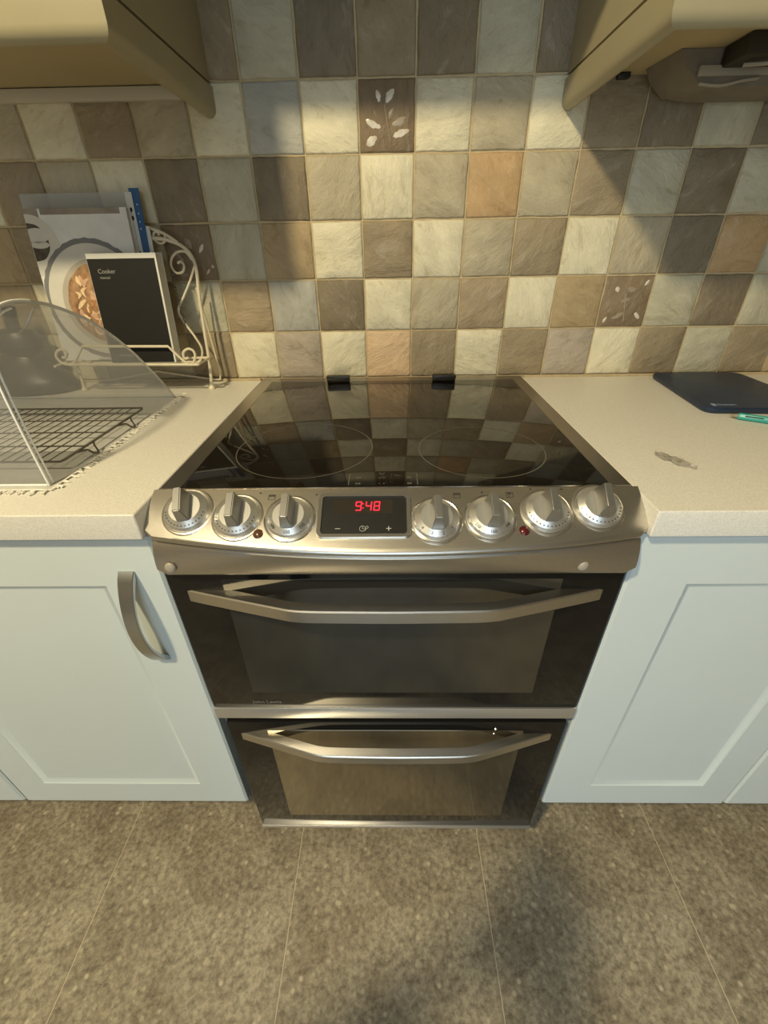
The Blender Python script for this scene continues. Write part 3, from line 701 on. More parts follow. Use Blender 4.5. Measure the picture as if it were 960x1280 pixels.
def cring(cx, cv, r, a0=0, a1=360):
    n = 20; pts = []
    for k in range(n):
        A, B = math.radians(a0 + (a1 - a0) * k / n), math.radians(a0 + (a1 - a0) * (k + 1) / n)
        mb.prism([(cx + (r - .0004) * math.cos(A), cv + (r - .0004) * math.sin(A)), (cx + r * math.cos(A), cv + r * math.sin(A)), (cx + r * math.cos(B), cv + r * math.sin(B)), (cx + (r - .0004) * math.cos(B), cv + (r - .0004) * math.sin(B))], lambda u, v, h: dsp(u, v, 0.0017 + h), 0.0002)
cring(-0.0015, -0.0182, 0.0036, 40, 380); cbar(-0.0017, -0.0182, -0.0013, -0.0158); cbar(-0.0017, -0.0184, 0.0004, -0.0180); cring(0.0038, -0.0165, 0.0017)
cbar(0.0020, -0.021, 0.0024, -0.0165)
mb.build('timer_symbol', M['print_light'], clk, False)['kind'] = 'stuff'
# printed symbols by the knobs
mb = MB()
def pbox(X, t, w_, h_, ox=0, oy=0):
    u, n = PN(X); c = PS(X, t, 0.0002)
    mb.prism([(ox - w_ / 2, oy - h_ / 2), (ox + w_ / 2, oy - h_ / 2), (ox + w_ / 2, oy + h_ / 2), (ox - w_ / 2, oy + h_ / 2)], lambda a_, b_, h: c + Vector((1, 0, 0)) * a_ + u * b_ + n * h, 0.0002)
for X, t in ((-0.1501, 0.165), (0.0770, 0.15), (0.1414, 0.15)):
    for ox, oy, w_, h_ in ((0, .0035, .0085, .0007), (0, -.0035, .0085, .0007), (-.004, 0, .0007, .0075), (.004, 0, .0007, .0075)): pbox(X, t, w_, h_, ox, oy)
    pbox(X, t, .0085 if X < 0.1 else .004, .0022, 0, .002)
pbox(0.1414, 0.15, .0007, .0075, -.0012, 0)
for X, t in ((-0.2050, 0.08), (-0.165, 0.09), (-0.095, 0.12), (0.108, 0.10), (0.168, 0.05), (0.2, 0.055), (-0.269, 0.12), (0.262, 0.09)): pbox(X, t, .0022, .0022)
for X, t in ((-0.1995, 0.085), (0.205, 0.06)):
    pbox(X, t, .005, .0006, 0.001, 0); pbox(X, t, .0006, .004, 0.0005, 0)
mb.build('panel_symbols', M['print_dark'], panel, False)['kind'] = 'stuff'

# oven doors
def oven_door(x0, x1, z0, z1, yf, strip, win_, htop, label, hx, brand=None):
    d = MB().box(x0, x1, yf, -0.5535, z0, z1, 0.002).build('oven_door', M['door_glass'], ck); lab(d, label)
    wx0, wx1, wz0, wz1 = win_
    # inner glass with a stepped, window field, reflection put into its tint, and dark surround line
    lab(MB().box(wx0, wx1, yf - 0.0004, yf + 0.004, wz0, wz1, 0.0003, 1).build('oven_window', M['window_dark'] if brand else M['window_glass'], d, False), 'smoked glass oven window')
    lab(MB().box(x0 - 0.0005, x1 + 0.0005, yf - 0.003, -0.556, strip[0], strip[1], 0.0015).build('trim_strip', M['strip_steel'], d), 'steel strip along the lower door edge')
    # bar handle: trapezoid in plan, soft bends
    pl = [(-hx, yf + 0.0005), (-hx + 0.03, yf - 0.008), (-0.150, yf - 0.0335), (-0.128, yf - 0.0385), (-0.104, yf - 0.0405), (-0.05, yf - 0.0415), (0, yf - 0.042)]
    pl = pl + [(-x, y) for x, y in reversed(pl[:-1])]
    P = smooth_path([(x, y, 0) for x, y in pl], 4)
    vs = []; fs = []; th = 0.0155; N = len(P)
    for i, p in enumerate(P):
        dd = (P[min(i + 1, N - 1)] - P[max(i - 1, 0)]).normalized(); nn = Vector((-dd.y, dd.x, 0))
        if nn.y > 0: nn = -nn
        o = Vector((p.x + (x0 + x1) / 2, p.y, htop)); b_ = o - nn * th
        b_.y = min(b_.y, yf + 0.0015); cap = 0.0015
        for (q, z) in ((o, -0.0018), (o - nn * cap, 0.0), (b_ + nn * 0, 0.0), (b_, -0.0200), (o - nn * cap, -0.0212), (o, -0.0194)):
            y_ = min(q.y, yf + 0.0015); vs.append((q.x, y_, htop + z))
    for i in range(N - 1):
        for k in range(6): fs.append((i * 6 + k, i * 6 + (k + 1) % 6, i * 6 + 6 + (k + 1) % 6, i * 6 + 6 + k))
    fs += [tuple(range(6)), tuple((N - 1) * 6 + k for k in range(5, -1, -1))]
    lab(MB().add(vs, fs).build('handle', M['steel'], d), 'angular brushed steel bar handle')
    if brand: text('lettering', brand, 0.0105, M['print_dim'], d, (x0 + 0.067, yf - 0.0006, z0 + 0.0365), (1, 0, 0), (0, 0, 1), 'LEFT', 0.0004, 1.02)
    return d
oven_door(-0.2975, 0.2955, 0.507, 0.8165, -0.580, (0.5015, 0.5285), (-0.226, 0.218, 0.567, 0.803), 0.785, 'upper black glass oven door', 0.2765, 'John Lewis')
ld = oven_door(-0.2855, 0.2885, 0.108, 0.490, -0.582, (0.1045, 0.1135), (-0.219, 0.220, 0.158, 0.466), 0.4575, 'lower black glass oven door', 0.2695)
MB().box(-0.29, 0.29, -0.573, -0.553, 0.492, 0.5005).build('door_gap_shade', M['black'], ck, False)  # black bar standing in for the shade between the two doors
b = MB().tube(smooth_path([(-0.29, -0.570, 0.4945), (-0.27, -0.576, 0.4935), (-0.255, -0.572, 0.4965), (-0.235, -0.574, 0.4945)]), 0.0016, 6); b.build('hinge_spring', M['steel_dark'], ck)
mb = MB()
rw = random.Random(5)
for (x, z, q) in ((0.172, 0.470, .003), (0.171, 0.4565, .0024), (0.166, 0.388, .0028), (0.173, 0.392, .002)):
    mb.lathe([(q, 0), (q * 0.7, q * 0.5), (0, q * 0.6)], 8, (x, 0, 0)); 
    for i in range(len(mb.v) - 24, len(mb.v)):
        X_, Y_, Z_ = mb.v[i]; mb.v[i] = (X_, -0.5823 - Z_, z + Y_)
mb.build('water_drops', M['chrome'], ld)['kind'] = 'stuff'

# ------------------------------------------------------------------ things on the left worktop
# lace-edged mat
mat_r = empty('lace_mat', (-0.68, -0.32, WT), 'grey mat with a white lace edge on the left worktop', 'mat')
MB().box(-0.95, -0.437, -0.531, -0.108, WT, WT + 0.0010, 0.0004, 1).build('cloth', M['mat'], mat_r)
mb = MB(); rl = random.Random(11)
def frill(p0, p1, n, amp, out):
    p0, p1, out = Vector(p0), Vector(p1), Vector(out); pts = []
    d = (p1 - p0)
    for i in range(n * 6):
        t = i / (n * 6); a = 2 * PI * (i % 6) / 6
        pts.append(p0 + d * t + out * (amp * (0.6 + rl.uniform(-.25, .45)) * (0.5 - 0.5 * math.cos(a)) + rl.uniform(-.001, .001)) + d.normalized() * (0.0045 * math.sin(a)) + Vector((0, 0, 0.0008 + 0.001 * math.sin(a * 1.5))))
    mb.tube(pts, 0.0009, 5)
for k in range(3):
    frill((-0.437, -0.533 + 0.003 * k, WT + 0.0012), (-0.437 - .004 * k, -0.106, WT + 0.0012), 26 + 3 * k, 0.009 + .003 * k, (1, 0, 0))
    frill((-0.95, -0.531, WT + 0.0012), (-0.434, -0.531, WT + 0.0012), 30 + 3 * k, 0.009 + .003 * k, (0, -1, 0))
mb.tube([(-0.4385, -0.531, WT + 0.0014), (-0.4385, -0.108, WT + 0.0014)], 0.001, 5); mb.tube([(-0.4385, -0.5305, WT + 0.0014), (-0.95, -0.5305, WT + 0.0014)], 0.001, 5)
lab(mb.build('lace_edge', M['lace'], mat_r), 'frilly white lace edging')
# cooling rack
rk = empty('cooling_rack', (-0.65, -0.36, WT), 'wire cooling rack on the grey mat under the clear cover', 'rack')
zr = 0.9265; x1 = -0.455; x0 = -0.85; y0, y1 = -0.478, -0.250
MB().tube([(x1, y0, zr), (x1 + .003, y0 + .008, zr), (x1 + .003, y1 - .008, zr), (x1, y1, zr), (x0, y1, zr), (x0, y0, zr)], 0.0017, 6, True).build('frame', M['wire_dark'], rk)
for i in range(1, 24):
    x = x1 - 0.0165 * i; MB().tube([(x, y0, zr + .0005), (x, y1, zr + .0005)], 0.0008, 5).build('long_wire', M['wire_dark'], rk)
for y in (-0.42, -0.365, -0.31, -0.272): MB().tube([(x0, y, zr - .0017), (x1 + .003, y, zr - .0017)], 0.0012, 5).build('cross_wire', M['wire_dark'], rk)
for y in (-0.425, -0.318):
    for x, s in ((x1 + .003, 1), (x0, -1)):
        MB().tube(smooth_path([(x, y - .02, zr - .001), (x + s * .006, y - .008, zr - .002), (x + s * .012, y - .005, WT + .0078), (x + s * .015, y, WT + .0056), (x + s * .012, y + .005, WT + .0078), (x + s * .006, y + .010, zr - .002), (x, y + .02, zr - .001)], 3), 0.0014, 6).build('foot', M['wire_dark'], rk)
# clear bent acrylic cover standing on the mat
cv = empty('clear_cover', (-0.70, -0.32, WT + .0012), 'clear bent acrylic food cover standing over the cooling rack', 'food cover')
PY = [(-0.5195, 0.9116), (-0.5215, 0.98), (-0.5215, 1.035), (-0.518, 1.072), (-0.505, 1.100), (-0.482, 1.116), (-0.450, 1.1215), (-0.404, 1.1155), (-0.355, 1.0985), (-0.3075, 1.0755), (-0.244, 1.0285), (-0.19, 0.9755), (-0.150, 0.932), (-0.1345, 0.9116)]
P = smooth_path([(0, y, z) for y, z in PY], 5); N = len(P); TH = 0.0035
norm = []
for i in range(N):
    d = (P[min(i + 1, N - 1)] - P[max(i - 1, 0)]).normalized(); norm.append(Vector((0, -d.z, d.y)))
def cover_pts(x, off): return [Vector((x, (P[i] + norm[i] * off).y, max(0.9114, (P[i] + norm[i] * off).z))) for i in range(N)]
xr, xl = -0.449, -0.93
o_, i_ = cover_pts(xr, 0), cover_pts(xr, -TH * -1)
vs = cover_pts(xl, 0) + cover_pts(xr, 0); fs = [(i, i + 1, N + i + 1, N + i) for i in range(N - 1)]
MB().add(vs, fs).build('sheet', M['acrylic'], cv)
def edge_strip(x):
    vs = []; fs = []
    A = cover_pts(x, 0.0006); B = cover_pts(x, -TH)
    for i in range(N): vs += [A[i], B[i], B[i] + Vector((0.0016, 0, 0)), A[i] + Vector((0.0016, 0, 0))]
    for i in range(N - 1):
        for k in range(4): fs.append((i * 4 + k, i * 4 + (k + 1) % 4, i * 4 + 4 + (k + 1) % 4, i * 4 + 4 + k))
    return MB().add(vs, fs)
M['acrylic_rim'] = clear('acrylic_rim', (0.95, 0.96, 0.97), 0.35, 0.40, (0.95, 0.97, 1.0), 0.15)
edge_strip(xr).build('cut_edge', M['acrylic_rim'], cv)
mb = MB(); mb.tube([(xl, -0.5198, 0.9128), (xr, -0.5198, 0.9128)], 0.0018, 6); mb.tube(cover_pts(xr + .0012, 0.0)[:34], 0.0015, 5); mb.tube(cover_pts(xr + .0012, -TH - .004)[:30], 0.0014, 5)
lab(mb.build('front_edge', M['acrylic_edge'], cv), 'bright front edges of the clear cover')
MB().tube([(xl, -0.1345, 0.9128), (xr, -0.1345, 0.9128)], 0.0011, 6).build('back_edge', M['acrylic_rim'], cv)

# dark pot behind the cover
pt = empty('dark_pot', (-0.785, -0.066, WT), 'blurred dark grey pot with upright handle behind the clear cover', 'pot')
MB().lathe([(0.098, 0.0), (0.110, 0.004), (0.112, 0.014), (0.100, 0.032), (0.070, 0.052), (0.046, 0.066), (0.038, 0.078)], 40, (-0.795, -0.066, WT), 0.92, 0.52).build('body', M['pot'], pt)
MB().lathe([(0.038, 0.078), (0.046, 0.083), (0.060, 0.094), (0.060, 0.108), (0.048, 0.122), (0.026, 0.127), (0.0, 0.128)], 36, (-0.785, -0.066, WT), 0.85, 0.60).build('lid', M['pot'], pt)
MB().tube(smooth_path([(-0.780, -0.066, WT + 0.120), (-0.778, -0.066, WT + 0.140), (-0.774, -0.066, WT + 0.155), (-0.772, -0.066, WT + 0.168)]), 0.012, 12, rr=None).build('handle', M['pot'], pt)
MB().tube(smooth_path([(-0.845, -0.066, WT + 0.128), (-0.80, -0.085, WT + 0.105), (-0.745, -0.085, WT + 0.128), (-0.715, -0.075, WT + 0.165)]), 0.0022, 6).build('bail', M['steel_dark'], pt)

# cookbook stand of painted wire
XC = -0.535
st = empty('cookbook_stand', (XC, -0.06, WT), 'cream scrolled wire cookbook stand by the tiles, left of the cooker', 'book stand')
def FY(z): return -0.072 + 0.15 * (z - 0.91)
def mir(pts): return [(2 * XC - x, y, z) for x, y, z in pts]
upright = [(-0.3942, -0.0717, 0.9121), (-0.3907, -0.0643, 0.9614), (-0.3899, -0.0538, 1.0315), (-0.3889, -0.045, 1.0903), (-0.386, -0.0376, 1.1391), (-0.3926, -0.0342, 1.1622), (-0.4056, -0.0322, 1.1756), (-0.4243, -0.0309, 1.1838), (-0.4542, -0.0301, 1.1895)]
upright[0] = (-0.3942, -0.0717, 0.916)
U2 = smooth_path(upright + [(XC, FY(1.19), 1.1895)], 5)
MB().tube(U2, 0.0033, 8).build('upright', M['wire'], st)
MB().tube(smooth_path(mir(upright) + [(XC, FY(1.19), 1.1895)], 5), 0.0033, 8).build('upright', M['wire'], st)
arch = [(-0.4136, -0.0311, 1.1823), (-0.437, -0.029, 1.197), (-0.4686, -0.0273, 1.2078), (-0.50, -0.0262, 1.214), (XC, -0.0258, 1.216)]
MB().tube(smooth_path(arch + mir(arch[:-1])[::-1], 5), 0.0028, 8).build('arch', M['wire'], st)
topscroll = [(-0.3913, -0.0356, 1.1528), (-0.4012, -0.0336, 1.1663), (-0.417, -0.0335, 1.1665), (-0.43, -0.0349, 1.1574), (-0.4344, -0.0369, 1.1439), (-0.4275, -0.0388, 1.1315), (-0.4144, -0.0386, 1.1327), (-0.409, -0.037, 1.1435), (-0.414, -0.0359, 1.1504), (-0.4209, -0.0363, 1.1478)]
less = [(-0.3887, -0.0372, 1.1419), (-0.4012, -0.0407, 1.1187), (-0.4198, -0.0449, 1.0907), (-0.4366, -0.0488, 1.0648), (-0.4269, -0.0526, 1.0395), (-0.4129, -0.056, 1.0166), (-0.4021, -0.0595, 0.9932), (-0.4056, -0.0623, 0.9743), (-0.4197, -0.064, 0.9633), (-0.4376, -0.0645, 0.9603)]
small = [(-0.4584, -0.0277, 1.205), (-0.4478, -0.0289, 1.1972), (-0.4374, -0.0282, 1.2022), (-0.4366, -0.0266, 1.2124), (-0.445, -0.0261, 1.2163), (-0.4492, -0.0268, 1.2113)]
for nm, pts in (('scroll', topscroll), ('side_curve', less)):
    MB().tube(smooth_path(pts, 5), 0.0023, 8).build(nm, M['wire'], st)
    MB().tube(smooth_path(mir(pts), 5), 0.0023, 8).build(nm, M['wire'], st)
sm2 = [(-0.4376, -0.0285, 1.196), (-0.4376, -0.028, 1.186), (-0.4480, -0.0293, 1.181), (-0.4575, -0.029, 1.187), (-0.4575, -0.0285, 1.197), (-0.4505, -0.0285, 1.2), (-0.4465, -0.029, 1.194)]
MB().tube(smooth_path(sm2, 5), 0.0019, 8).build('scroll', M['wire'], st)
raillow = [(-0.3656, 0.9748), (-0.6478, 0.9766), (-0.6627, 0.9799), (-0.6695, 0.9908), (-0.6649, 1.0014), (-0.6534, 1.0058), (-0.6464, 0.9997), (-0.6517, 0.9906), (-0.6582, 0.9907)]
railtop = [(-0.639, 0.9781), (-0.6096, 1.0113), (-0.44, 1.0092), (-0.4132, 0.9785), (-0.4011, 0.9752), (-0.3916, 0.9875), (-0.3917, 0.9996), (-0.4017, 1.0042), (-0.4132, 0.9968), (-0.4128, 0.9862), (-0.4044, 0.9876)]
low3 = [(-0.3880, -0.125, 0.9740)] + [(x, -0.125, z) for x, z in raillow[1:2]] + smooth_path([(x, -0.125, z) for x, z in raillow[1:]], 4)[1:]
MB().tube(low3, 0.0027, 8).build('front_rail', M['wire'], st)
top3 = [(x, -0.125, z) for x, z in railtop[:3]] + smooth_path([(x, -0.125, z) for x, z in railtop[2:]], 4)[1:]
MB().tube(top3, 0.0025, 8).build('front_rail', M['wire'], st)
for x in (-0.389, 2 * XC + 0.389): MB().tube([(x, -0.125, 0.974), (x, FY(0.974), 0.974)], 0.0025, 8).build('shelf_arm', M['wire'], st)
MB().tube([(-0.389, FY(0.974), 0.974), (2 * XC + 0.389, FY(0.974), 0.974)], 0.0025, 8).build('shelf_bar', M['wire'], st)
MB().tube([(-0.389, -0.100, 0.974), (2 * XC + 0.389, -0.100, 0.974)], 0.0022, 8).build('shelf_bar', M['wire'], st)
rear = smooth_path([(-0.3935, FY(1.105) + .003, 1.105), (-0.3945, -0.022, 1.03), (-0.3925, -0.014, 0.945)], 4) + smooth_path([(-0.3925, -0.013, 0.935), (-0.394, -0.0125, 0.920), (-0.402, -0.0125, 0.9155), (-0.46, -0.0125, 0.9230), (-0.5355, -0.0125, 0.9353)], 4)
MB().tube(rear, 0.0022, 8).build('rear_leg', M['wire'], st)
MB().tube([(2 * XC - p[0], p[1], p[2]) for p in rear], 0.0022, 8).build('rear_leg', M['wire'], st)
for x in (-0.3942, 2 * XC + 0.3942): MB().lathe([(0.0062, 0), (0.0072, 0.002), (0.0060, 0.005), (0.0035, 0.008)], 16, (x, -0.0717, WT)).build('foot', M['wire'], st)
mb = MB(); ch = [(-0.4358, 1.1302), (-0.4329, 1.098), (-0.4272, 1.0544), (-0.4245, 1.009)]
cp = smooth_path([(x, FY(z) - 0.002, z) for x, z in ch], 7)
for i, p in enumerate(cp):
    pts = [(p.x + (0.0022 if i % 2 else 0.0006) * math.cos(a), p.y + (0.0006 if i % 2 else 0.0022) * math.cos(a), p.z + 0.0036 * math.sin(a)) for a in [2 * PI * k / 8 for k in range(8)]]
    mb.tube(pts, 0.0006, 4, True)
lab(mb.build('chain', M['wire_dark'], st), 'fine dark chain')

# books leaning on the stand: slabs on planes parallel to the frame, resting on the shelf bars
LEAN = 0.15
def lean(x, z, depth): return Vector((x, FY(z) - depth - 0.003, z))      # depth in front of the frame
def slab(x0, x1, z0, z1, d0, d1, skew=0.0):
    mb = MB(); vs = [lean(x + skew * (z - z0), z, d) for d in (d0, d1) for (x, z) in ((x0, z0), (x1, z0), (x1, z1), (x0, z1))]
    return mb.add(vs, [(0, 1, 2, 3), (7, 6, 5, 4), (0, 4, 5, 1), (1, 5, 6, 2), (2, 6, 7, 3), (3, 7, 4, 0)])
ZB = 0.9775
bk = empty('black_cookbook', (-0.4985, -0.10, ZB), 'black book titled in small white letters, at the front of the wire stand', 'book')
bx0, bx1, bz1 = -0.565, -0.4345, 1.1665
slab(bx0 + .0025, bx1 - .001, ZB + .002, bz1 - .002, 0.0295, 0.0525).build('page_block', M['paper'], bk, False)
lab(slab(bx0, bx1, ZB, bz1, 0.0525, 0.0545).build('front_board', M['white_card'], bk, False), 'white edged front board')
slab(bx0, bx1, ZB, bz1, 0.0275, 0.0295).build('back_board', M['white_card'], bk, False)
slab(bx0, bx0 + .0025, ZB, bz1, 0.0295, 0.0525).build('spine', M['bookblack'], bk, False)
cvr = slab(bx0 + .0008, bx1 - .0035, ZB + .001, bz1 - .0085, 0.0545, 0.0551).build('front_cover', M['bookblack'], bk, False); lab(cvr, 'matt black front cover')
upv = (0, LEAN, 1)
def bt(name, s, size, x, z): text(name, s, size, M['title_print'], cvr, lean(x, z, 0.0554), (1, 0, 0), upv, 'LEFT', 0.0003)
bt('title', 'Cooker', 0.0105, -0.5485, 1.1375); bt('subtitle', 'manual', 0.0068, -0.547, 1.1275); bt('publisher', 'John Lewis', 0.0065, -0.5455, 0.9925)

cb = empty('pasta_cookbook', (-0.58, -0.09, ZB), 'pale cookbook with a plate of pasta on its cover, behind the black book', 'book')
cx0, cx1, cz1 = -0.680, -0.487, 1.238
slab(cx0 + .001, cx1 - .002, ZB + .001, cz1 - .002, 0.010, 0.0232).build('page_block', M['paper'], cb, False)
slab(cx0, cx1, ZB, cz1, 0.0085, 0.010).build('back_cover', M['cover_grey'], cb, False)
fc = slab(cx0, cx1, ZB, cz1, 0.0232, 0.0248).build('front_cover', M['cover_grey'], cb, False)
def disc(cx, cz, r, d, name, mt, scal=0, rin=None, sx=1.0, th=0.0003):
    n = 72; vs = []; fs = []
    R = lambda k: r * (1 + (0.022 * abs(math.sin(scal * PI * k / n)) if scal else 0))
    cl = lambda x, z: lean(min(max(x, cx0 + .0008), cx1 - .0008), max(z, ZB + .001), d)
    for k in range(n):
        a = 2 * PI * k / n; vs.append(cl(cx + sx * R(k) * math.cos(a), cz + R(k) * math.sin(a)))
    if rin:
        for k in range(n): a = 2 * PI * k / n; vs.append(cl(cx + sx * rin * math.cos(a), cz + rin * math.sin(a)))
        fs = [(k, (k + 1) % n, n + (k + 1) % n, n + k) for k in range(n)]
    else:
        vs.append(lean(cx, cz, d)); fs = [(k, (k + 1) % n, n) for k in range(n)]
    return MB().add(vs, fs).build(name, mt, fc, False)
slab(cx0, -0.652, 1.205, cz1, 0.0248, 0.0249).build('printed_table', M['table_print'], fc, False)
slab(-0.648, cx1 - 0.012, 1.2285, cz1, 0.0248, 0.0249).build('printed_band', M['table_print'], fc, False)
disc(-0.676, 1.180, 0.050, 0.0250, 'printed_plate', M['plate'])
disc(-0.676, 1.1855, 0.030, 0.0252, 'printed_food', M['dark_food'], 9, None, 1.0)
disc(-0.666, 1.1965, 0.012, 0.0253, 'printed_highlight', M['plate'], 0, None, 2.0); disc(-0.664, 1.1815, 0.006, 0.0253, 'printed_highlight', M['plate'], 0, None, 3.0)
disc(-0.577, 1.087, 0.1035, 0.0254, 'printed_plate_rim', M['plate_rim'], 30)
disc(-0.577, 1.087, 0.0965, 0.0256, 'printed_plate', M['plate'])
disc(-0.572, 1.082, 0.0765, 0.0258, 'printed_shadow', nmat('printed_plate_shade', s2l(186, 178, 164), 0.35, var=0.06, scale=20))
disc(-0.568, 1.082, 0.0690, 0.0260, 'printed_pasta', M['pasta'], 11)
rp = random.Random(21)
pm = [nmat('printed_pasta_light', s2l(236, 206, 164), 0.35, var=0.15, scale=90), nmat('printed_pasta_mid', s2l(176, 128, 88), 0.35, var=0.3, scale=90), nmat('printed_pasta_pink', s2l(212, 172, 144), 0.35, var=0.2, scale=90)]
mbs = [MB(), MB(), MB()]
for k in range(110):
    a = rp.uniform(0, 2 * PI); rr = 0.060 * math.sqrt(rp.random()); px, pz = -0.568 + rr * math.cos(a), 1.082 + rr * math.sin(a)
    L_, ang, cur = rp.uniform(0.012, 0.026), rp.uniform(0.5, 2.5), rp.uniform(-0.008, 0.008); wv = rp.uniform(0.0025, 0.005)
    pts = []
    for q in range(6):
        s_ = q / 5 - 0.5; nx_, nz_ = -math.sin(ang), math.cos(ang)
        pts.append((px + math.cos(ang) * L_ * s_ + nx_ * cur * (1 - 4 * s_ * s_), pz + math.sin(ang) * L_ * s_ + nz_ * cur * (1 - 4 * s_ * s_), nx_, nz_, wv * math.sqrt(max(0.05, 1 - 4 * s_ * s_))))
    vs = [lean(max(x + n1 * w_, cx0 + .001), z + n2 * w_, 0.0262 + k * 8e-6) for x, z, n1, n2, w_ in pts] + [lean(max(x - n1 * w_, cx0 + .001), z - n2 * w_, 0.0262 + k * 8e-6) for x, z, n1, n2, w_ in pts]
    mbs[k % 3].add(vs, [(i, i + 1, 7 + i, 6 + i) for i in range(5)])
for mbx, mt in zip(mbs, pm): mbx.build('printed_pasta', mt, fc, False)

sl = empty('punched_sleeve', (-0.58, -0.075, ZB), 'clear punched plastic sleeve sticking up behind the pasta cookbook', 'plastic sleeve')
sheet = slab(-0.690, -0.4795, ZB, 1.262, 0.0062, 0.0070).build('sheet', M['sleeve'], sl, False)
strip = slab(-0.4925, -0.4795, ZB, 1.262, 0.0070, 0.0074).build('punched_strip', M['white_card'], sl, False)
for z in (1.235, 1.222, 1.165):
    mb = MB(); vs = []; n = 12
    for k in range(n): a = 2 * PI * k / n; vs.append(lean(-0.4855 + 0.0022 * math.cos(a), z + 0.0038 * math.sin(a), 0.0076))
    mb.add(vs, [tuple(range(n))]).build('punched_hole', M['black'], strip, False)
bf = empty('blue_strip', (-0.47, -0.07, ZB), 'narrow blue strip with white dots standing behind the plastic sleeve', 'strip')
slab(-0.4900, -0.4715, ZB, 1.268, 0.0042, 0.0058, 0.02).build('cover', M['blue'], bf, False)
for z in (1.243, 1.229, 1.205, 1.216):
    vs = []; n = 8
    for k in range(n): a = 2 * PI * k / n; vs.append(lean(-0.4745 + 0.0012 * math.cos(a) + (z - 1.22) * 0.05, z + 0.0014 * math.sin(a), 0.0060))
    MB().add(vs, [tuple(range(n))]).build('dot', M['white_card'], bf, False)
wb = empty('white_booklet', (-0.47, -0.07, ZB), 'narrow white booklet edge right of the blue folder', 'booklet')
slab(-0.60, -0.4600, ZB, 1.209, 0.0022, 0.0039).build('cover', M['white_card'], wb, False)

# ------------------------------------------------------------------ things on the right worktop
bd = empty('chopping_board', (0.66, -0.14, WT), 'thin dark navy board with rounded corners on the right worktop', 'chopping board')
def rpoly(pts, r, k=6):
    out = []; n = len(pts)
    for i in range(n):
        p = Vector(pts[i]); a = Vector(pts[i - 1]) - p; b_ = Vector(pts[(i + 1) % n]) - p
        a.normalize(); b_.normalize(); s = p + a * r; e = p + b_ * r
        for j in range(k + 1):
            t = j / k; out.append((s * (1 - t) ** 2 + p * 2 * t * (1 - t) + e * t * t).to_tuple())
    return out
bp = rpoly([(0.553, -0.266), (0.760, -0.279), (0.772, -0.022), (0.585, -0.015)], 0.022)
cxb = sum(p[0] for p in bp) / len(bp); cyb = sum(p[1] for p in bp) / len(bp)
vs = []; fs = []; n_ = len(bp)
for sc, z in ((0.972, 0.0), (0.99, 0.0015), (1.0, 0.004), (1.0, 0.0085), (0.985, 0.0108), (0.955, 0.0115)):
    vs += [(cxb + (x - cxb) * sc, cyb + (y - cyb) * sc, WT + z) for x, y in bp]
for q in range(5):
    for k in range(n_): fs.append((q * n_ + k, q * n_ + (k + 1) % n_, (q + 1) * n_ + (k + 1) % n_, (q + 1) * n_ + k))
fs += [tuple(range(n_ - 1, -1, -1)), tuple(range(5 * n_, 6 * n_))]
slab_o = MB().add(vs, fs).build('slab', M['board'], bd)
lg = MB(); lg.prism([(0.5690, -0.2565), (0.5765, -0.2570), (0.5790, -0.2445), (0.5715, -0.2440)], lambda u, v, h: (u, v, WT + 0.0115 + h), 0.0003)
lab(lg.build('logo', M['logo'], slab_o, False), 'small pale blue emblem')
text('lettering', 'Denon', 0.0115, M['logo'], slab_o, (0.5805, -0.2505, WT + 0.0117), (1, -0.03, 0), (0.03, 1, 0), 'LEFT', 0.0003)
pn = empty('teal_pen', (0.63, -0.33, WT), 'teal pen lying in front of the dark board', 'pen')
p0 = Vector((0.5825, -0.2905, WT + 0.0060)); p1 = Vector((0.700, -0.366, WT + 0.0060)); dv = p1 - p0
MB().tube([p0 + dv * t for t in (0.05, 0.07, 0.5, 0.97, 1.0)], 0.0055, 8, rr=[0.0042, 0.0056, 0.0058, 0.0058, 0.004]).build('barrel', M['teal'], pn)
MB().tube([p0 + dv * t for t in (-0.025, 0.0, 0.05)], 0.002, 8, rr=[0.0008, 0.0022, 0.0040]).build('tip', nmat('wood_tip', s2l(150, 140, 118), 0.6), pn)
MB().tube([p0 + dv * t + Vector((-0.0022, -0.0035, 0.0022)) for t in (0.12, 0.30)], 0.0014, 6).build('grip_line', M['teal_dark'], pn)
wr = empty('plastic_wrapper', (0.39, -0.458, WT), 'small crumpled clear plastic scrap on the right worktop', 'plastic scrap')
rq = random.Random(9); n1, n2 = 14, 6; vs = []; fs = []
for i in range(n1 + 1):
    for j in range(n2 + 1):
        s_, q = i / n1, j / n2 - 0.5; wv = 0.019 * (0.55 + 0.45 * abs(math.sin(s_ * 7.5))) * math.sqrt(max(0.12, math.sin(PI * min(1, max(0, s_ * .9 + .08)))))
        x = 0.3765 + 0.030 * s_ + q * wv * 0.9; y = -0.434 - 0.050 * s_ + q * wv * 1.2
        vs.append((x, y, WT + 0.0008 + rq.uniform(0, 0.006) * (1 - abs(q) * 1.2)))
for i in range(n1):
    for j in range(n2): a_ = i * (n2 + 1) + j; fs.append((a_, a_ + 1, a_ + n2 + 2, a_ + n2 + 1))
MB().add(vs, fs).build('film', M['wrap'], wr)

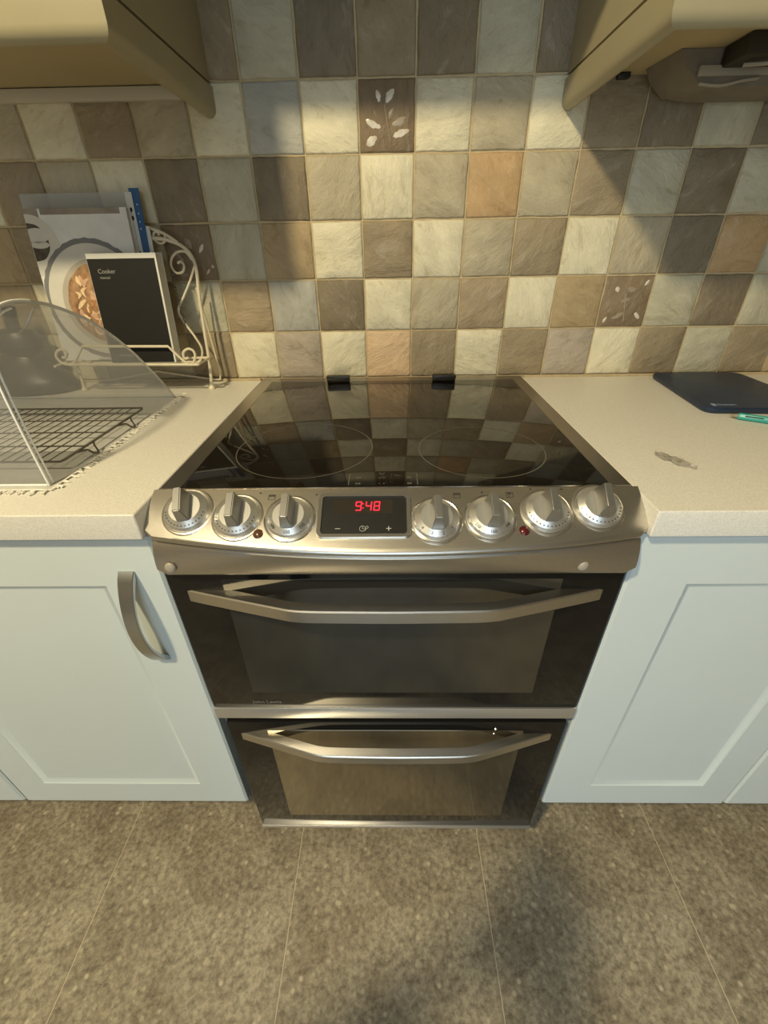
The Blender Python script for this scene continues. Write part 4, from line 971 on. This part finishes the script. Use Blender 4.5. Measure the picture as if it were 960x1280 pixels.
# ------------------------------------------------------------------ the photographer, behind the lens: throws the shadow on the floor and shows in the oven glass
M['skin'] = nmat('skin', s2l(206, 160, 134), 0.5); M['jumper'] = nmat('dark_jumper', s2l(52, 54, 62), 0.85, bump=0.2, bscale=200)
M['jeans'] = nmat('dark_jeans', s2l(44, 54, 78), 0.85, bump=0.2, bscale=200); M['hair'] = nmat('brown_hair', s2l(70, 50, 36), 0.6); M['shoe'] = nmat('dark_shoe', s2l(34, 32, 32), 0.6)
pr = empty('person', (-0.53, -1.47, 0), 'person in dark jumper and jeans holding up a phone facing the cooker', 'person')
def skin_mesh(name, joints, edges, mats, pick, parent, sub=2, root=0):
    me = bpy.data.meshes.new(name); off = wloc(parent)
    me.from_pydata([Vector(j[0]) - off for j in joints], edges, [])
    o = bpy.data.objects.new(name, me); C.objects.link(o)
    sk = o.modifiers.new('skin', 'SKIN')
    for i, j in enumerate(joints):
        r = j[1] if isinstance(j[1], tuple) else (j[1], j[1])
        me.skin_vertices[0].data[i].radius = r; me.skin_vertices[0].data[i].use_root = (i == root)
    sk.use_smooth_shade = True
    ss = o.modifiers.new('sub', 'SUBSURF'); ss.levels = sub; ss.render_levels = sub
    dg = bpy.context.evaluated_depsgraph_get(); me2 = bpy.data.meshes.new_from_object(o.evaluated_get(dg))
    bpy.data.objects.remove(o); me2.name = name; me2.materials.clear()
    for m in mats: me2.materials.append(m)
    for f in me2.polygons: f.material_index = pick(Vector(f.center) + off); f.use_smooth = True
    return mkobj(name, me2, None, parent)
fwd = (camo.rotation_euler.to_matrix() @ Vector((0, 0, -1))); cup = camo.rotation_euler.to_matrix() @ Vector((0, 1, 0)); crt = camo.rotation_euler.to_matrix() @ Vector((1, 0, 0))
PC = camo.location - fwd * 0.010 - cup * 0.052 + crt * 0.012 + Vector((-0.20, -0.05, 0))
J = [((-0.34, -1.43, 0.97), (.150, .105)), ((-0.34, -1.425, 1.10), (.135, .10)), ((-0.34, -1.43, 1.28), (.155, .11)), ((-0.34, -1.43, 1.40), (.12, .085)), ((-0.335, -1.415, 1.48), .055), ((-0.33, -1.40, 1.53), .052),
     ((-0.17, -1.43, 1.395), .068), ((-0.115, -1.27, 1.13), .046), ((0.020, -1.115, 1.100), .030), ((0.045, -1.078, 1.108), (.040, .016)),
     ((-0.51, -1.43, 1.395), .068), ((-0.41, -1.27, 1.205), .050), ((-0.13, -1.095, 1.105), .030), ((-0.085, -1.072, 1.110), (.040, .016)),
     ((-0.24, -1.43, 0.88), .088), ((-0.235, -1.415, 0.52), .060), ((-0.235, -1.435, 0.30), .052), ((-0.235, -1.45, 0.10), .038), ((-0.235, -1.36, 0.04), .034), ((-0.23, -1.30, 0.034), .028),
     ((-0.44, -1.43, 0.88), .088), ((-0.445, -1.415, 0.52), .060), ((-0.445, -1.435, 0.30), .052), ((-0.445, -1.45, 0.10), .038), ((-0.445, -1.36, 0.04), .034), ((-0.45, -1.30, 0.034), .028)]
EG = [(0, 1), (1, 2), (2, 3), (3, 4), (4, 5), (3, 6), (6, 7), (7, 8), (8, 9), (3, 10), (10, 11), (11, 12), (12, 13), (0, 14), (14, 15), (15, 16), (16, 17), (17, 18), (18, 19), (0, 20), (20, 21), (21, 22), (22, 23), (23, 24), (24, 25)]
def pickm(c):
    if c.z < 0.075: return 3
    if c.z < 1.0 and c.y < -1.35: return 2
    if c.z > 1.475: return 0
    if c.y > -1.175: return 0
    return 1
J = [((j[0][0] - 0.20, j[0][1] - 0.05, j[0][2]), j[1]) for j in J]
skin_mesh('body', J, EG, [M['skin'], M['jumper'], M['jeans'], M['shoe']], pickm, pr)
# head with brow, nose, chin and ears, tipped down towards the phone
bm = bmesh.new(); bmesh.ops.create_uvsphere(bm, u_segments=32, v_segments=24, radius=1)
for v in bm.verts:
    x, y, z = v.co
    k = 1.0 - 0.22 * max(0, -z) ** 1.5
    X, Y, Z = x * 0.076 * k, y * 0.096 * (1 - 0.1 * max(0, -z)), z * 0.118
    if y > 0.55:
        g = math.exp(-((x / .17) ** 2)); nz = (-z + 0.02)
        if -0.30 < z < 0.16: Y += 0.022 * g * (0.16 - z) / 0.46
        if 0.10 < z < 0.32: Y += 0.004
        for sx in (-1, 1): Y -= 0.010 * math.exp(-(((x - sx * .36) / .18) ** 2 + ((z - .04) / .12) ** 2))
        Y += 0.006 * math.exp(-((x / .3) ** 2 + ((z + .48) / .08) ** 2)) + 0.010 * math.exp(-((x / .3) ** 2 + ((z + .85) / .15) ** 2))
    v.co = (X, Y, Z)
TH_ = Matrix.Translation((-0.525, -1.425, 1.625)) @ Matrix.Rotation(math.radians(-18), 4, 'Z') @ Matrix.Rotation(math.radians(-26), 4, 'X')
bmesh.ops.transform(bm, matrix=TH_, verts=bm.verts[:])
hd = MB().bm(bm).build('head', M['skin'], pr)
for sx in (-1, 1):
    bm = bmesh.new(); bmesh.ops.create_uvsphere(bm, u_segments=12, v_segments=8, radius=1)
    for v in bm.verts: v.co = (sx * 0.077 + v.co.x * 0.008, -0.008 + v.co.y * 0.018, 0.0 + v.co.z * 0.032)
    bmesh.ops.transform(bm, matrix=TH_, verts=bm.verts[:]); MB().bm(bm).build('ear', M['skin'], hd)
    bm = bmesh.new(); bmesh.ops.create_uvsphere(bm, u_segments=12, v_segments=8, radius=0.0115)
    for v in bm.verts: v.co = (sx * 0.030 + v.co.x, 0.0765 + v.co.y, 0.006 + v.co.z * 0.7)
    bmesh.ops.transform(bm, matrix=TH_, verts=bm.verts[:]); MB().bm(bm).build('eye', M['white_card'], hd)
bm = bmesh.new(); bmesh.ops.create_uvsphere(bm, u_segments=32, v_segments=20, radius=1)
bmesh.ops.delete(bm, geom=[v for v in bm.verts if (v.co.z < 0.30 and v.co.y > -0.05) or v.co.z < -0.62 or (v.co.y > 0.55 and v.co.z < 0.62)], context='VERTS')
for v in bm.verts: v.co = (v.co.x * 0.084, v.co.y * 0.106 - 0.004, v.co.z * 0.127)
bmesh.ops.transform(bm, matrix=TH_, verts=bm.verts[:]); MB().bm(bm).build('hair', M['hair'], hd)
# fingers: thumbs on the screen side, four fingers behind the phone edge
for sgn, bx in ((1, 0.045), (-1, -0.085)):
    base = Vector((bx - 0.20, -1.126, 1.110)); edge = PC + crt * (0.036 * sgn)
    for q in range(4):
        s0 = base + Vector((sgn * 0.004, 0.004, 0.022 - 0.015 * q)); e_ = edge - cup * (0.010 + 0.016 * q - 0.03)
        mid = (s0 + e_) * 0.5 + crt * (sgn * 0.018) - fwd * 0.004
        skin_mesh('finger', [(s0, .0095), (mid, .0085), (e_ + crt * sgn * 0.0095 - fwd * 0.004, .008), (e_ + fwd * -0.0005 + crt * sgn * 0.0085, .0065)], [(0, 1), (1, 2), (2, 3)], [M['skin']], lambda c: 0, pr, 1)
    s0 = base + Vector((-sgn * 0.01, -0.006, 0.02)); e_ = edge - crt * (sgn * 0.012) - fwd * 0.0155 + cup * 0.002
    skin_mesh('thumb', [(s0, .011), ((s0 + e_) * .5 - fwd * .012, .010), (e_, .0085)], [(0, 1), (1, 2)], [M['skin']], lambda c: 0, pr, 1)
ph = empty('phone', PC, 'dark phone held up by the person in front of the cooker', 'phone')
bm = bmesh.new(); bmesh.ops.create_cube(bm, size=1)
for v in bm.verts: v.co = (v.co.x * 0.072, v.co.y * 0.147, v.co.z * 0.0078)
bmesh.ops.bevel(bm, geom=bm.edges[:], offset=0.003, segments=2, affect='EDGES')
bmesh.ops.transform(bm, matrix=Matrix.Translation(PC) @ camo.rotation_euler.to_matrix().to_4x4(), verts=bm.verts[:])
MB().bm(bm).build('case', M['black'], ph)
bm = bmesh.new(); bmesh.ops.create_cube(bm, size=1)
for v in bm.verts: v.co = (v.co.x * 0.066, v.co.y * 0.140, 0.0041 + v.co.z * 0.0006)
bmesh.ops.transform(bm, matrix=Matrix.Translation(PC) @ camo.rotation_euler.to_matrix().to_4x4(), verts=bm.verts[:])
MB().bm(bm).build('screen', M['black_glass'], ph)
